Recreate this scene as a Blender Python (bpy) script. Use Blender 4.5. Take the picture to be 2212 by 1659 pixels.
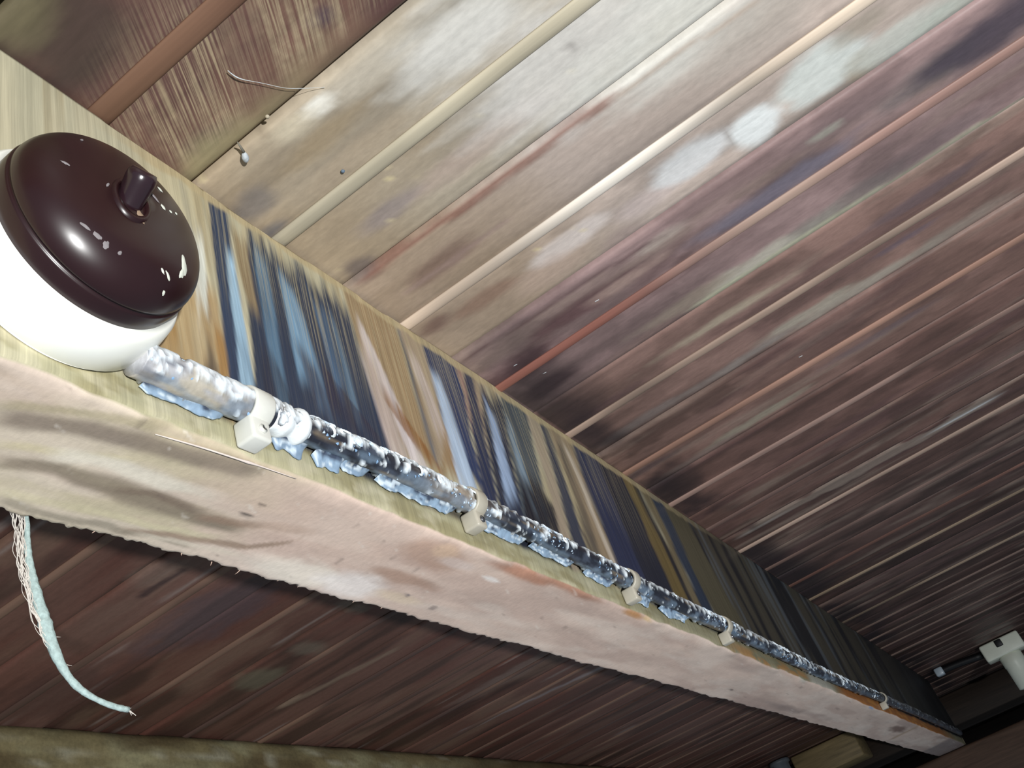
import bpy, bmesh, math, random
import numpy as np
from mathutils import Matrix, Vector

for o in list(bpy.data.objects):
    bpy.data.objects.remove(o)
sc = bpy.context.scene
C = sc.collection
random.seed(7)

# ------------------------------------------------------------------ camera
ZC = 2.07                      # height of the lens above the floor of the room
F, CX, CY = 1975.0, 1106.0, 829.5
AX = np.array([0.80210662, -0.52784572, -0.27929171])
AY = np.array([0.50790676, 0.35700745, 0.78394923])
AZ = np.array([-0.31409503, -0.77066502, 0.55445445])
RW = np.array([AX, AY, AZ])    # camera (right, down, forward) -> room axes
cam = bpy.data.cameras.new('camera')
cam.sensor_width = 36.0
cam.lens = 36.0 * F / 2212.0
cam.clip_start = 0.01
camo = bpy.data.objects.new('camera', cam)
C.objects.link(camo)
M = Matrix.Identity(4)
for r in range(3):
    M[r][0], M[r][1], M[r][2] = RW[r][0], -RW[r][1], -RW[r][2]
M[2][3] = ZC
camo.matrix_world = M
sc.camera = camo

# ------------------------------------------------------------------ world, lamp, exposure
w = bpy.data.worlds.new('world')
sc.world = w
w.use_nodes = True
w.node_tree.nodes['Background'].inputs[0].default_value = (0.72, 0.86, 1.0, 1)
w.node_tree.nodes['Background'].inputs[1].default_value = 0.24
# hand-held torch a metre behind the lens
lt = bpy.data.lights.new('torch_lamp', 'SPOT')
lt.energy = 95.0
lt.color = (0.99, 1.0, 0.985)
lt.shadow_soft_size = 0.016
lt.spot_size = math.radians(95)
lt.spot_blend = 1.0
lto = bpy.data.objects.new('torch_lamp', lt)
C.objects.link(lto)
LP = Vector((0.64, -0.46, -0.45 + ZC))
lto.location = LP
lto.rotation_euler = (Vector((-0.06, 0.36, 0.30 + ZC)) - LP).to_track_quat('-Z', 'Y').to_euler()
sc.view_settings.view_transform = 'Standard'
sc.view_settings.look = 'None'
sc.view_settings.exposure = 0.0
sc.view_settings.gamma = 1.0
sc.view_settings.use_curve_mapping = False

# ------------------------------------------------------------------ room measures (metres, lens at origin)
HC = 0.33                      # ceiling face
XB = -0.1743                   # beam face towards the lens
XR = -0.2355                   # beam far face
ZB = 0.184                     # beam underside
YE = 2.27                      # cross timber at the far end
YW = 2.60                      # end wall
XW = -0.684                    # face of the wall plate beyond the beam


def ray(p):
    return RW @ np.array([(p[0] - CX) / F, (p[1] - CY) / F, 1.0])


def on_ceil(p, z=HC):
    r = ray(p); return r * (z / r[2])


def on_side(p, x=XB):
    r = ray(p); return r * (x / r[0])


def lin(c):
    c = np.asarray(c, float) / 255.0
    return np.where(c < 0.04045, c / 12.92, ((c + 0.055) / 1.055) ** 2.4)


# ------------------------------------------------------------------ numpy noise
def _h(ix, iy, s):
    n = np.sin(ix * 127.1 + iy * 311.7 + s * 74.7) * 43758.5453
    return n - np.floor(n)


def vn(x, y, s=0):
    xi, yi = np.floor(x), np.floor(y)
    fx, fy = x - xi, y - yi
    fx = fx * fx * (3 - 2 * fx); fy = fy * fy * (3 - 2 * fy)
    a, b = _h(xi, yi, s), _h(xi + 1, yi, s)
    c, d = _h(xi, yi + 1, s), _h(xi + 1, yi + 1, s)
    return (a * (1 - fx) + b * fx) * (1 - fy) + (c * (1 - fx) + d * fx) * fy


def fbm(x, y, s=0, o=4):
    t, a, n = 0, 0.5, 0
    for k in range(o):
        t = t + a * vn(x, y, s + k * 13.7); n += a; a *= 0.5
        x = x * 2.03 + 5.1; y = y * 2.03 + 3.7
    return t / n


def sst(a, b, x):
    t = np.clip((x - a) / (b - a), 0, 1)
    return t * t * (3 - 2 * t)


def over(col, c, m):
    m = np.clip(m, 0, 1)[:, None]
    return col * (1 - m) + lin(c)[None, :] * m


def calm(col, k=0.74):
    l = (col @ np.array([0.2126, 0.7152, 0.0722]))[:, None]
    return l + (col - l) * k


# ------------------------------------------------------------------ mesh helpers
ORG = {}


def setup(o, label=None, cat=None, group=None, kind=None):
    if label: o['label'] = label
    if cat: o['category'] = cat
    if group: o['group'] = group
    if kind: o['kind'] = kind
    return o


def thing(name, org, label, cat, group=None, kind=None):
    o = bpy.data.objects.new(name, None)
    o.empty_display_size = 0.02
    C.objects.link(o)
    o.location = (org[0], org[1], org[2] + ZC)
    ORG[o.name] = np.array(org, float)
    return setup(o, label, cat, group, kind)


def obj(name, v, f, mat, parent=None, org=(0, 0, 0), col=None, smooth=True, mids=None, mats=None):
    """one mesh object; v in metres seen from the lens origin"""
    v = np.asarray(v, float)
    base = ORG[parent.name] if parent is not None else np.array(org, float)
    me = bpy.data.meshes.new(name)
    me.from_pydata((v - base).tolist(), [], [tuple(map(int, q)) for q in f])
    if col is not None:
        a = me.color_attributes.new('col', 'FLOAT_COLOR', 'POINT')
        a.data.foreach_set('color', (col if col.shape[1] == 4 else np.c_[col, np.ones(len(col))]).astype(np.float32).ravel())
    for m in (mats or [mat]):
        me.materials.append(m)
    if smooth:
        me.polygons.foreach_set('use_smooth', [True] * len(me.polygons))
    if mids is not None:
        me.polygons.foreach_set('material_index', list(mids))
    me.update()
    o = bpy.data.objects.new(name, me)
    C.objects.link(o)
    if parent is not None:
        o.parent = parent
        ORG[o.name] = base
    else:
        o.location = (base[0], base[1], base[2] + ZC)
        ORG[o.name] = base
    return o


def loft(profiles, closed=True, caps=True):
    """profiles: list of equally long rings of points"""
    n, m = len(profiles), len(profiles[0])
    v = np.concatenate([np.asarray(p, float) for p in profiles])
    f = []
    for i in range(n - 1):
        for j in range(m if closed else m - 1):
            k = (j + 1) % m
            f.append((i * m + j, i * m + k, (i + 1) * m + k, (i + 1) * m + j))
    if caps and closed:
        f.append(tuple(range(m))[::-1])
        f.append(tuple(range((n - 1) * m, n * m)))
    return v, f


def tube(pts, rad, seg=10, caps=True):
    pts = np.asarray(pts, float)
    n = len(pts)
    rad = np.broadcast_to(np.asarray(rad, float), (n,))
    tg = np.gradient(pts, axis=0)
    tg /= np.linalg.norm(tg, axis=1)[:, None] + 1e-12
    up = np.array([0.3, 0.1, 1.0])
    rings = []
    u = np.cross(tg[0], up); u /= np.linalg.norm(u)
    for i in range(n):
        u = u - tg[i] * (u @ tg[i]); u /= np.linalg.norm(u)
        b = np.cross(tg[i], u)
        a = np.linspace(0, 2 * np.pi, seg, endpoint=False)
        rings.append(pts[i] + rad[i] * (np.cos(a)[:, None] * u + np.sin(a)[:, None] * b))
    return loft(rings, True, caps)


def smooth_path(pts, n):
    pts = np.asarray(pts, float)
    d = np.r_[0, np.cumsum(np.linalg.norm(np.diff(pts, axis=0), axis=1))]
    t = np.linspace(0, d[-1], n)
    k = max(3, n // len(pts))
    o = np.stack([np.interp(t, d, pts[:, i]) for i in range(3)], 1)
    ker = np.ones(k) / k
    for _ in range(2):
        p = np.concatenate([np.repeat(o[:1], k, 0), o, np.repeat(o[-1:], k, 0)])
        s = np.stack([np.convolve(p[:, i], ker, 'same') for i in range(3)], 1)[k:-k]
        s[0], s[-1] = o[0], o[-1]
        o = s
    return o


def lathe_x(prof, yc, zc, x0=XB, seg=64):
    """profile of (height off the beam face, radius) turned about an axis along X"""
    a = np.linspace(0, 2 * np.pi, seg, endpoint=False)
    rings = [np.c_[np.full(seg, x0 + h), yc + r * np.cos(a), zc + r * np.sin(a)] for h, r in prof]
    v, f = loft(rings, True, False)
    f = [q[::-1] for q in f]
    n = len(v)
    f.append(tuple(range(n - seg, n)))
    f.append(tuple(range(seg))[::-1])
    return v, f


def lathe_z(prof, xc, yc, seg=40):
    a = np.linspace(0, 2 * np.pi, seg, endpoint=False)
    rings = [np.c_[xc + r * np.cos(a), yc + r * np.sin(a), np.full(seg, z)] for z, r in prof]
    return loft(rings, True, True)


def bbox(c, s, bev=0.001, seg=2, rot=None):
    bm = bmesh.new()
    bmesh.ops.create_cube(bm, size=1.0)
    bmesh.ops.scale(bm, vec=s, verts=bm.verts)
    if bev:
        bmesh.ops.bevel(bm, geom=list(bm.edges), offset=bev, segments=seg, affect='EDGES', profile=0.5)
    if rot is not None:
        bmesh.ops.rotate(bm, cent=(0, 0, 0), matrix=rot, verts=bm.verts)
    bmesh.ops.translate(bm, vec=c, verts=bm.verts)
    bm.verts.index_update()
    v = np.array([q.co[:] for q in bm.verts]); f = [[q.index for q in p.verts] for p in bm.faces]
    bm.free()
    return v, f


# ------------------------------------------------------------------ materials
def nodes(name):
    m = bpy.data.materials.new(name); m.use_nodes = True
    nt = m.node_tree
    return m, nt, nt.nodes, nt.links, nt.nodes['Principled BSDF']


def wood(name, stretch, rough=0.5, lo=0.72, hi=1.22, bump=0.25, stretch2=None, kerf=None, spec=0.4, cover=0.5):
    """vertex colour = stains, board tone, painted shade and sheen; nodes = grain, saw marks, relief"""
    m, nt, N, L, P = nodes(name)
    at = N.new('ShaderNodeAttribute'); at.attribute_name = 'col'
    tc = N.new('ShaderNodeTexCoord')

    def streak(st, det, rgh):
        mp = N.new('ShaderNodeMapping'); mp.inputs['Scale'].default_value = st
        L.new(tc.outputs['Object'], mp.inputs[0])
        nz = N.new('ShaderNodeTexNoise'); nz.inputs['Scale'].default_value = 1.0
        nz.inputs['Detail'].default_value = det; nz.inputs['Roughness'].default_value = rgh
        L.new(mp.outputs[0], nz.inputs[0])
        return nz
    a = streak(stretch, 7, 0.62)
    h = a.outputs['Fac']
    if stretch2:
        b = streak(stretch2, 4, 0.6)
        mx = N.new('ShaderNodeMath'); mx.operation = 'MULTIPLY_ADD'
        sb = N.new('ShaderNodeMath'); sb.operation = 'SUBTRACT'; sb.inputs[1].default_value = 0.5
        L.new(b.outputs['Fac'], sb.inputs[0])
        L.new(sb.outputs[0], mx.inputs[0]); mx.inputs[1].default_value = cover; L.new(h, mx.inputs[2])
        h = mx.outputs[0]
    mr = N.new('ShaderNodeMapRange')
    mr.inputs['From Min'].default_value = 0.28; mr.inputs['From Max'].default_value = 0.72
    mr.inputs['To Min'].default_value = lo; mr.inputs['To Max'].default_value = hi
    L.new(h, mr.inputs['Value'])
    mul = N.new('ShaderNodeMix'); mul.data_type = 'RGBA'; mul.blend_type = 'MULTIPLY'
    mul.inputs['Factor'].default_value = 1.0
    src = at.outputs['Color']
    if kerf:          # saw kerfs: (tone, rotation about Z, scale, threshold); the attribute's alpha says where they show
        tone, rot, scl, th = kerf
        m1 = N.new('ShaderNodeMapping'); m1.inputs['Rotation'].default_value = rot
        m2 = N.new('ShaderNodeMapping'); m2.inputs['Scale'].default_value = scl
        L.new(tc.outputs['Object'], m1.inputs[0]); L.new(m1.outputs[0], m2.inputs[0])
        kn = N.new('ShaderNodeTexNoise'); kn.inputs['Scale'].default_value = 1.0
        kn.inputs['Detail'].default_value = 5; kn.inputs['Roughness'].default_value = 0.6
        L.new(m2.outputs[0], kn.inputs[0])
        kr = N.new('ShaderNodeMapRange'); kr.inputs['From Min'].default_value = th - 0.07; kr.inputs['From Max'].default_value = th + 0.10
        L.new(kn.outputs['Fac'], kr.inputs['Value'])
        km = N.new('ShaderNodeMath'); km.operation = 'MULTIPLY'
        L.new(kr.outputs[0], km.inputs[0]); L.new(at.outputs['Alpha'], km.inputs[1])
        kx = N.new('ShaderNodeMix'); kx.data_type = 'RGBA'
        L.new(km.outputs[0], kx.inputs['Factor']); L.new(src, kx.inputs['A']); kx.inputs['B'].default_value = (*lin(tone), 1)
        src = kx.outputs['Result']
    L.new(src, mul.inputs['A']); L.new(mr.outputs[0], mul.inputs['B'])
    L.new(mul.outputs['Result'], P.inputs['Base Color'])
    bp = N.new('ShaderNodeBump'); bp.inputs['Strength'].default_value = bump; bp.inputs['Distance'].default_value = 0.0006
    L.new(h, bp.inputs['Height']); L.new(bp.outputs[0], P.inputs['Normal'])
    P.inputs['Roughness'].default_value = rough
    P.inputs['Specular IOR Level'].default_value = spec
    return m


def plain(name, rgb, rough=0.5, spec=0.5, var=0.12, scale=60, bump=0.0, attr=False, trans=0.0):
    m, nt, N, L, P = nodes(name)
    nz = N.new('ShaderNodeTexNoise'); nz.inputs['Scale'].default_value = scale; nz.inputs['Detail'].default_value = 5
    tc = N.new('ShaderNodeTexCoord'); L.new(tc.outputs['Object'], nz.inputs[0])
    mr = N.new('ShaderNodeMapRange'); mr.inputs['From Min'].default_value = 0.3; mr.inputs['From Max'].default_value = 0.7
    mr.inputs['To Min'].default_value = 1 - var; mr.inputs['To Max'].default_value = 1 + var
    L.new(nz.outputs['Fac'], mr.inputs[0])
    mul = N.new('ShaderNodeMix'); mul.data_type = 'RGBA'; mul.blend_type = 'MULTIPLY'; mul.inputs['Factor'].default_value = 1
    if attr:
        at = N.new('ShaderNodeAttribute'); at.attribute_name = 'col'; L.new(at.outputs['Color'], mul.inputs['A'])
    else:
        mul.inputs['A'].default_value = (*lin(rgb), 1)
    L.new(mr.outputs[0], mul.inputs['B']); L.new(mul.outputs['Result'], P.inputs['Base Color'])
    P.inputs['Roughness'].default_value = rough; P.inputs['Specular IOR Level'].default_value = spec
    if trans:
        P.inputs['Subsurface Weight'].default_value = trans
        P.inputs['Subsurface Radius'].default_value = (0.004, 0.004, 0.004)
    if bump:
        bp = N.new('ShaderNodeBump'); bp.inputs['Strength'].default_value = bump; bp.inputs['Distance'].default_value = 0.0008
        L.new(nz.outputs['Fac'], bp.inputs['Height']); L.new(bp.outputs[0], P.inputs['Normal'])
    return m


M_BOARD = wood('board_wood', (7, 160, 60), 0.52, 0.88, 1.12, 0.10, (190, 420, 60), cover=0.75, spec=0.28)
M_BEAD = wood('bead_wood', (9, 300, 300), 0.5, 0.88, 1.12, 0.10, spec=0.3)
M_SIDE = wood('beam_face_wood', (30, 240, 9), 0.5, 0.8, 1.2, 0.22, (30, 1300, 22), cover=0.6, kerf=((186, 174, 140), (0.07, 0, 0), (10, 1250, 7), 0.53))
M_COARSE = wood('coarse_board_wood', (40, 160, 60), 0.5, 0.86, 1.14, 0.15, (90, 420, 60), cover=0.5, kerf=((160, 144, 118), (0, 0, math.radians(-119.5)), (20, 900, 1), 0.49))
M_UNDER = wood('beam_under_wood', (60, 26, 60), 0.6, 0.9, 1.1, 0.3, (260, 420, 260), cover=0.7)
M_DARKDECK = plain('deck_dark', (30, 24, 22), 0.9)
M_PLATE = wood('wall_plate_wood', (90, 22, 60), 0.7, 0.7, 1.25, 0.5, (300, 300, 300), cover=0.6)
M_BROWN = plain('bakelite_brown', (47, 29, 31), 0.34, 0.62, 0.12, 40, 0.02, attr=True)
_p = M_BROWN.node_tree.nodes['Principled BSDF']
_p.inputs['Roughness'].default_value = 0.33
_p.inputs['Specular IOR Level'].default_value = 0.5
_p.inputs['Coat Weight'].default_value = 0.2
_p.inputs['Coat Roughness'].default_value = 0.2
M_PORC = plain('porcelain_white', (250, 250, 242), 0.25, 0.5, 0.03, 30)
M_CABLE = plain('cable_sheath', (0, 0, 0), 0.45, 0.5, 0.18, 300, 0.3, attr=True)
M_FLAKE = plain('paint_flake', (0, 0, 0), 0.6, 0.3, 0.1, 400, 0.3, attr=True)
M_CLIP = plain('nylon_clip', (212, 212, 205), 0.38, 0.5, 0.06, 120, 0.1, trans=0.15)
M_CLIP2 = plain('nylon_clip_dimmed', (178, 172, 158), 0.42, 0.5, 0.1, 120, 0.1, trans=0.15)  # same nylon for the farther clips, distance dimming put into the colour
M_STEEL = plain('steel_nail', (120, 120, 125), 0.35, 0.6, 0.15, 200)
M_STEEL.node_tree.nodes['Principled BSDF'].inputs['Metallic'].default_value = 0.9
M_STRING = plain('cotton_string', (160, 178, 176), 0.85, 0.2, 0.2, 700, 0.5)
M_FIBRE = plain('cotton_fibre', (205, 198, 190), 0.85, 0.2, 0.15, 700)
M_SOCKET = plain('socket_plastic', (222, 224, 208), 0.4, 0.5, 0.05, 50)
M_BLACK = plain('black_sheath', (16, 16, 19), 0.5, 0.4, 0.15, 80)
M_GREY = plain('grey_pipe', (92, 98, 104), 0.5, 0.4, 0.2, 60)
M_ENDW = wood('end_wall_wood', (12, 60, 160), 0.6, 0.6, 1.3, 0.3)
M_WEB = plain('web_silk', (190, 195, 198), 0.8, 0.2, 0.1, 300)

# ------------------------------------------------------------------ ceiling boards
BW = 0.1                                     # board cover width
Y0 = 0.111                                   # joint before board 0


def bl(col, x, y, px, rx, ry, c, a, s=1.0, seed=0, far=False):
    """a soft ragged stain or tone patch on the ceiling, centre given by where it shows, radii in mm along and across the grain"""
    p = on_ceil(px)
    u, v = (x - p[0]) / (rx * 1e-3), (y - p[1]) / (ry * 1e-3)
    n = fbm(x * 55 + seed, y * 140 + seed, 3 + seed, 3)
    d = np.sqrt(u * u + v * v) + (n - 0.5) * 0.9 * s
    return over(col, c, a * (1 - sst(1 - 0.45 * s, 1 + 0.45 * s, d)))


def streakline(col, x, y, pa, pb, wmm, c, a, seed=0):
    A, B = on_ceil(pa), on_ceil(pb)
    t = np.clip((x - A[0]) / (B[0] - A[0] + 1e-9), -0.2, 1.2)
    yy = A[1] + (B[1] - A[1]) * t + (fbm(x * 30, y * 0, seed, 3) - 0.5) * 0.004
    d = np.abs(y - yy) / (wmm * 1e-3 * (0.5 + fbm(x * 40, y * 0 + 3, seed + 2, 3)))
    e = sst(-0.06, 0.06, t) * (1 - sst(0.94, 1.06, t))
    return over(col, c, a * e * (1 - sst(0.5, 1.3, d)))


# near side tone (towards the lens), far side tone (beyond the beam)
NEAR = {-2: (96, 82, 62), -1: (96, 82, 64), 0: (106, 78, 68), 1: (178, 166, 148), 2: (178, 162, 152), 3: (134, 112, 110),
        4: (126, 100, 92), 5: (116, 90, 82), 6: (106, 80, 73), 7: (98, 74, 67), 8: (88, 66, 60)}
BEADC = {-2: (120, 80, 55), -1: (120, 80, 55), 0: (104, 70, 48), 1: (172, 160, 132), 2: (196, 170, 144), 3: (142, 104, 92), 4: (166, 136, 116),
         5: (146, 104, 84), 6: (136, 104, 92), 7: (110, 82, 74), 8: (150, 122, 104), 9: (112, 84, 74), 10: (128, 82, 66), 11: (132, 108, 82),
         12: (104, 76, 66), 13: (132, 108, 84)}


def paint_ceiling(x, y, k):
    n = len(x)
    rs = np.random.RandomState(k + 50)
    nb = np.array(NEAR.get(k, tuple(np.array((76, 57, 52)) + rs.randint(-10, 8))), float)
    fb = np.array((98, 69, 60), float) + rs.randint(-12, 12)
    col = np.repeat(lin(nb)[None], n, 0)
    # long tone drift along the grain
    g = fbm(x * 4 + k * 3.1, y * 40 + k * 7.7, k, 4)
    g2 = fbm(x * 16 + k, y * 38, k + 9, 4)
    pale = k in (1, 2)
    col = over(col, nb * 0.74, 0.75 * sst(0.5, 0.72, g))
    col = over(col, np.minimum(nb * 1.22, 225), 0.6 * sst(0.52, 0.75, g2))
    if k >= 3:
        hue = fbm(x * 7 + 11, y * 60, k + 31, 4)
        col = over(col, (150, 132, 120), 0.5 * sst(0.55, 0.75, hue))
        col = over(col, (92, 68, 68), 0.5 * sst(0.55, 0.72, fbm(x * 6, y * 45, k + 77, 4)))
    if k >= 3:       # patchy, less straight staining
        pb = fbm(x * 22 + k, y * 48, k + 201, 4)
        col = over(col, nb * 1.18 + 8, 0.45 * sst(0.54, 0.70, pb))
        col = over(col, nb * 0.70, 0.45 * (1 - sst(0.30, 0.44, pb)))
    # fine dirt specks
    sp = vn(x * 210, y * 210, 5 + k)
    col = over(col, (70, 62, 58), 0.3 * sst(0.93, 0.99, sp))

    if k == 0 or k == -1:        # coarse board with oblique saw marks
        dx, dy = -0.017, 0.030
        L = math.hypot(dx, dy)
        al, ac = (x * dx + y * dy) / L, (x * dy - y * dx) / L
        col = over(col, (76, 52, 54), 0.6 * sst(0.5, 0.7, fbm(x * 25, y * 25, 17, 3)))
        for a in (((110, 70), 30, 22, (62, 52, 48), .8, 1), ((30, 30), 16, 12, (104, 98, 74), .7, 2), ((700, 40), 7, 5, (74, 60, 70), .8, 3),
                  ((430, 60), 10, 7, (78, 58, 56), .6, 5), ((640, 110), 6, 10, (108, 72, 66), .7, 6), ((440, 310), 14, 5, (76, 58, 60), .7, 4)):
            col = bl(col, x, y, a[0], a[1], a[2], a[3], a[4], 1.0, a[5])
        # yellowed wet rim along the joint with the pale board
        rim = sst(0.193, 0.207, y + (fbm(x * 60, y * 9, 3, 3) - 0.5) * 0.018)
        col = over(col, (146, 138, 104), 0.75 * rim * sst(-0.07, -0.15, x) if False else 0.75 * rim * (1 - sst(-0.15, -0.06, x)))
    if pale:
        bq = fbm(x * 12, y * 30, 401, 4)
        col = over(col, (150, 128, 100), 0.62 * (1 - sst(-0.15, -0.02, x + (bq - 0.5) * 0.12 + (0.03 if k == 1 else 0.0))))
        for a in (((690, 232), 9, 4, (236, 232, 222), .95, 1), ((640, 275), 12, 5, (214, 202, 178), .6, 2), ((800, 150), 26, 8, (206, 196, 180), .6, 3),
                  ((550, 440), 12, 8, (118, 112, 110), .75, 4), ((590, 500), 10, 4, (98, 100, 108), .7, 5), ((840, 455), 22, 6, (132, 122, 126), .6, 6),
                  ((700, 300), 22, 6, (158, 138, 108), .55, 41), ((760, 340), 24, 7, (162, 144, 122), .5, 42),
                  ((960, 560), 22, 8, (116, 92, 82), .7, 7), ((780, 580), 10, 8, (98, 88, 90), .7, 8), ((1060, 300), 40, 8, (172, 150, 142), .5, 9),
                  ((1000, 70), 34, 16, (214, 211, 205), .8, 10), ((1250, 110), 60, 30, (214, 210, 205), .75, 11), ((1470, 60), 50, 26, (206, 204, 196), .75, 12),
                  ((1640, 60), 40, 14, (186, 176, 166), .5, 13), ((1640, 30), 30, 9, (170, 160, 150), .4, 33), ((1050, 640), 22, 6, (140, 108, 92), .6, 15), ((940, 700), 10, 6, (116, 88, 80), .7, 16),
                  ((1230, 520), 24, 8, (220, 208, 202), .75, 17), ((1180, 590), 22, 9, (186, 162, 148), .5, 18), ((1340, 510), 12, 6, (150, 130, 126), .5, 19),
                  ((1400, 430), 20, 8, (196, 180, 176), .6, 44),
                  ((1490, 345), 24, 12, (216, 216, 216), .85, 20), ((1632, 272), 15, 14, (228, 231, 230), .9, 21), ((1772, 152), 25, 16, (204, 208, 203), .9, 22),
                  ((1572, 300), 1.6, 9, (140, 130, 124), .45, 23), ((1860, 140), 8, 9, (150, 136, 116), .7, 24), ((1930, 90), 26, 11, (188, 190, 182), .8, 25),
                  ((1850, 60), 14, 7, (150, 140, 126), .6, 26), ((2060, 10), 24, 6, (178, 182, 172), .7, 27), ((1235, 100), 3, 2.4, (140, 134, 130), .7, 28)):
            col = bl(col, x, y, a[0], a[1], a[2], a[3], a[4], 0.62 if a[5] in (1, 20, 21, 22, 17) else 1.0, a[5])
        col = streakline(col, x, y, (780, 605), (1330, 205), 2.4, (126, 88, 76), .8, 1)
        col = streakline(col, x, y, (870, 630), (1100, 470), 2.6, (150, 128, 120), .6, 9)
        col = streakline(col, x, y, (1330, 205), (1640, 0), 1.6, (176, 156, 140), .6, 2)
        col = streakline(col, x, y, (920, 330), (1300, 40), 2.0, (200, 196, 190), .4, 3)
        sp = vn(x * 330, y * 330, 9)
        col = over(col, (222, 206, 160), 0.7 * sst(0.955, 0.985, sp) * (1 - sst(-0.12, 0.02, x)))
    if k == 3:
        for a in (((1120, 795), 34, 13, (74, 50, 54), .85, 1), ((1260, 660), 40, 7, (92, 66, 68), .8, 2), ((1180, 830), 18, 10, (66, 48, 52), .7, 21), ((1690, 400), 42, 9, (112, 108, 122), .75, 3),
                  ((1560, 480), 26, 6, (120, 112, 122), .6, 4), ((1830, 250), 30, 8, (116, 98, 98), .7, 5), ((2020, 150), 36, 9, (112, 106, 104), .6, 6), ((2170, 50), 46, 16, (70, 62, 72), .9, 7),  # last patch: dark wood with the corner vignetting painted in
                  ((1340, 610), 26, 5, (170, 146, 136), .7, 8), ((1640, 560), 44, 8, (184, 178, 164), .85, 9), ((1500, 640), 40, 6, (150, 136, 122), .7, 10), ((1780, 285), 10, 3, (150, 146, 136), .8, 11),
                  ((1380, 740), 40, 8, (128, 106, 100), .6, 12), ((1820, 440), 40, 8, (122, 118, 112), .6, 13), ((1980, 330), 40, 9, (104, 90, 92), .6, 14), ((1420, 520), 20, 4, (176, 162, 152), .7, 15)):
            col = bl(col, x, y, a[0], a[1], a[2], a[3], a[4], 1.0, a[5])
        col = streakline(col, x, y, (1500, 660), (2212, 210), 3.2, (178, 176, 152), .85, 4)
        col = streakline(col, x, y, (1000, 775), (1500, 460), 1.4, (96, 74, 74), .7, 5)
    if k == 4:
        for a in (((1560, 690), 50, 5, (172, 160, 140), .7, 1), ((1880, 610), 56, 6, (158, 150, 138), .8, 2), ((1740, 680), 40, 5, (166, 158, 144), .8, 3), ((2060, 500), 40, 8, (140, 132, 122), .6, 4),
                  ((1600, 780), 40, 5, (150, 140, 134), .7, 5), ((1400, 900), 40, 6, (128, 118, 114), .6, 6), ((1300, 880), 30, 5, (88, 68, 68), .7, 7), ((2000, 420), 40, 6, (100, 86, 92), .6, 8),
                  ((1950, 520), 24, 3.5, (104, 92, 104), .6, 9), ((1370, 960), 36, 6, (164, 158, 150), .7, 10)):
            col = bl(col, x, y, a[0], a[1], a[2], a[3], a[4], 1.0, a[5])
    if k == 5:
        for a in (((1640, 900), 46, 6, (150, 142, 126), .75, 1), ((1800, 830), 50, 6, (142, 132, 118), .7, 2), ((1500, 990), 40, 5, (124, 110, 104), .6, 3), ((1900, 720), 50, 5, (106, 92, 96), .6, 4),
                  ((2140, 650), 40, 5, (120, 108, 100), .6, 5), ((1400, 1010), 30, 5, (84, 70, 72), .7, 6)):
            col = bl(col, x, y, a[0], a[1], a[2], a[3], a[4], 1.0, a[5])
    if k in (7, 8):
        A_, B_ = on_ceil((1590, 1165)), on_ceil((2175, 845))
        t_ = np.clip((x - A_[0]) / (B_[0] - A_[0]), -0.2, 1.2)
        yr_ = A_[1] + (B_[1] - A_[1]) * t_
        en = sst(-0.02, 0.06, t_) * (1 - sst(0.9, 1.02, t_))
        up_ = 0.006 + 0.030 * np.maximum(0, fbm(x * 20, x * 0, 301, 3) - 0.36)
        dn_ = 0.004 + 0.020 * np.maximum(0, fbm(x * 24, x * 0, 302, 3) - 0.40)
        dy_ = y - yr_
        inside = sst(-up_ - 0.002, -up_ + 0.002, dy_) * (1 - sst(dn_ - 0.002, dn_ + 0.002, dy_)) * en
        rimm = (np.exp(-((dy_ + up_ + 0.003) / 0.0028) ** 2) + 0.8 * np.exp(-((dy_ - dn_ - 0.002) / 0.002) ** 2)) * en
        col = over(col, (54, 36, 38), 0.8 * rimm * (0.4 + fbm(x * 15, x * 0, 305, 2)))
        col = over(col, (136, 122, 112), 0.75 * inside)
        col = over(col, (196, 198, 200), 0.85 * np.exp(-((dy_) / 0.0022) ** 2) * en * sst(0.3, 0.55, fbm(x * 8, x * 0, 303, 2)))
    # black mould and the joint's shading, painted together as patches along the beam
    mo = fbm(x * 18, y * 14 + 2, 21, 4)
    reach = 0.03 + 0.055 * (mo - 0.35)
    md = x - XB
    mold_shade = (1 - sst(reach * 0.3, reach * 1.5 + 0.004, md)) * sst(0.36, 0.56, mo) * sst(0.32, 0.5, y)
    col = over(col, (40, 34, 38), 0.85 * np.where(x > XB, mold_shade, 0))
    # far bay: darker, redder boards
    fm = 1 - sst(XR + 0.004, XB - 0.004, x)
    fc = np.repeat(lin(fb)[None], n, 0)
    gg = fbm(x * 6 + k * 5, y * 38, k + 101, 5)
    fc = over(fc, fb * 0.66, 0.85 * sst(0.48, 0.66, gg))
    fc = over(fc, (114, 90, 76), 0.6 * sst(0.55, 0.74, fbm(x * 9, y * 30 + k, k + 140, 4)))
    fc = over(fc, (92, 54, 46), 0.5 * sst(0.55, 0.72, fbm(x * 5, y * 36 + k, k + 170, 4)))
    fc = over(fc, (150, 140, 134), 0.45 * sst(0.76, 0.88, fbm(x * 9, y * 120 + k, k + 190, 3)))
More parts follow.
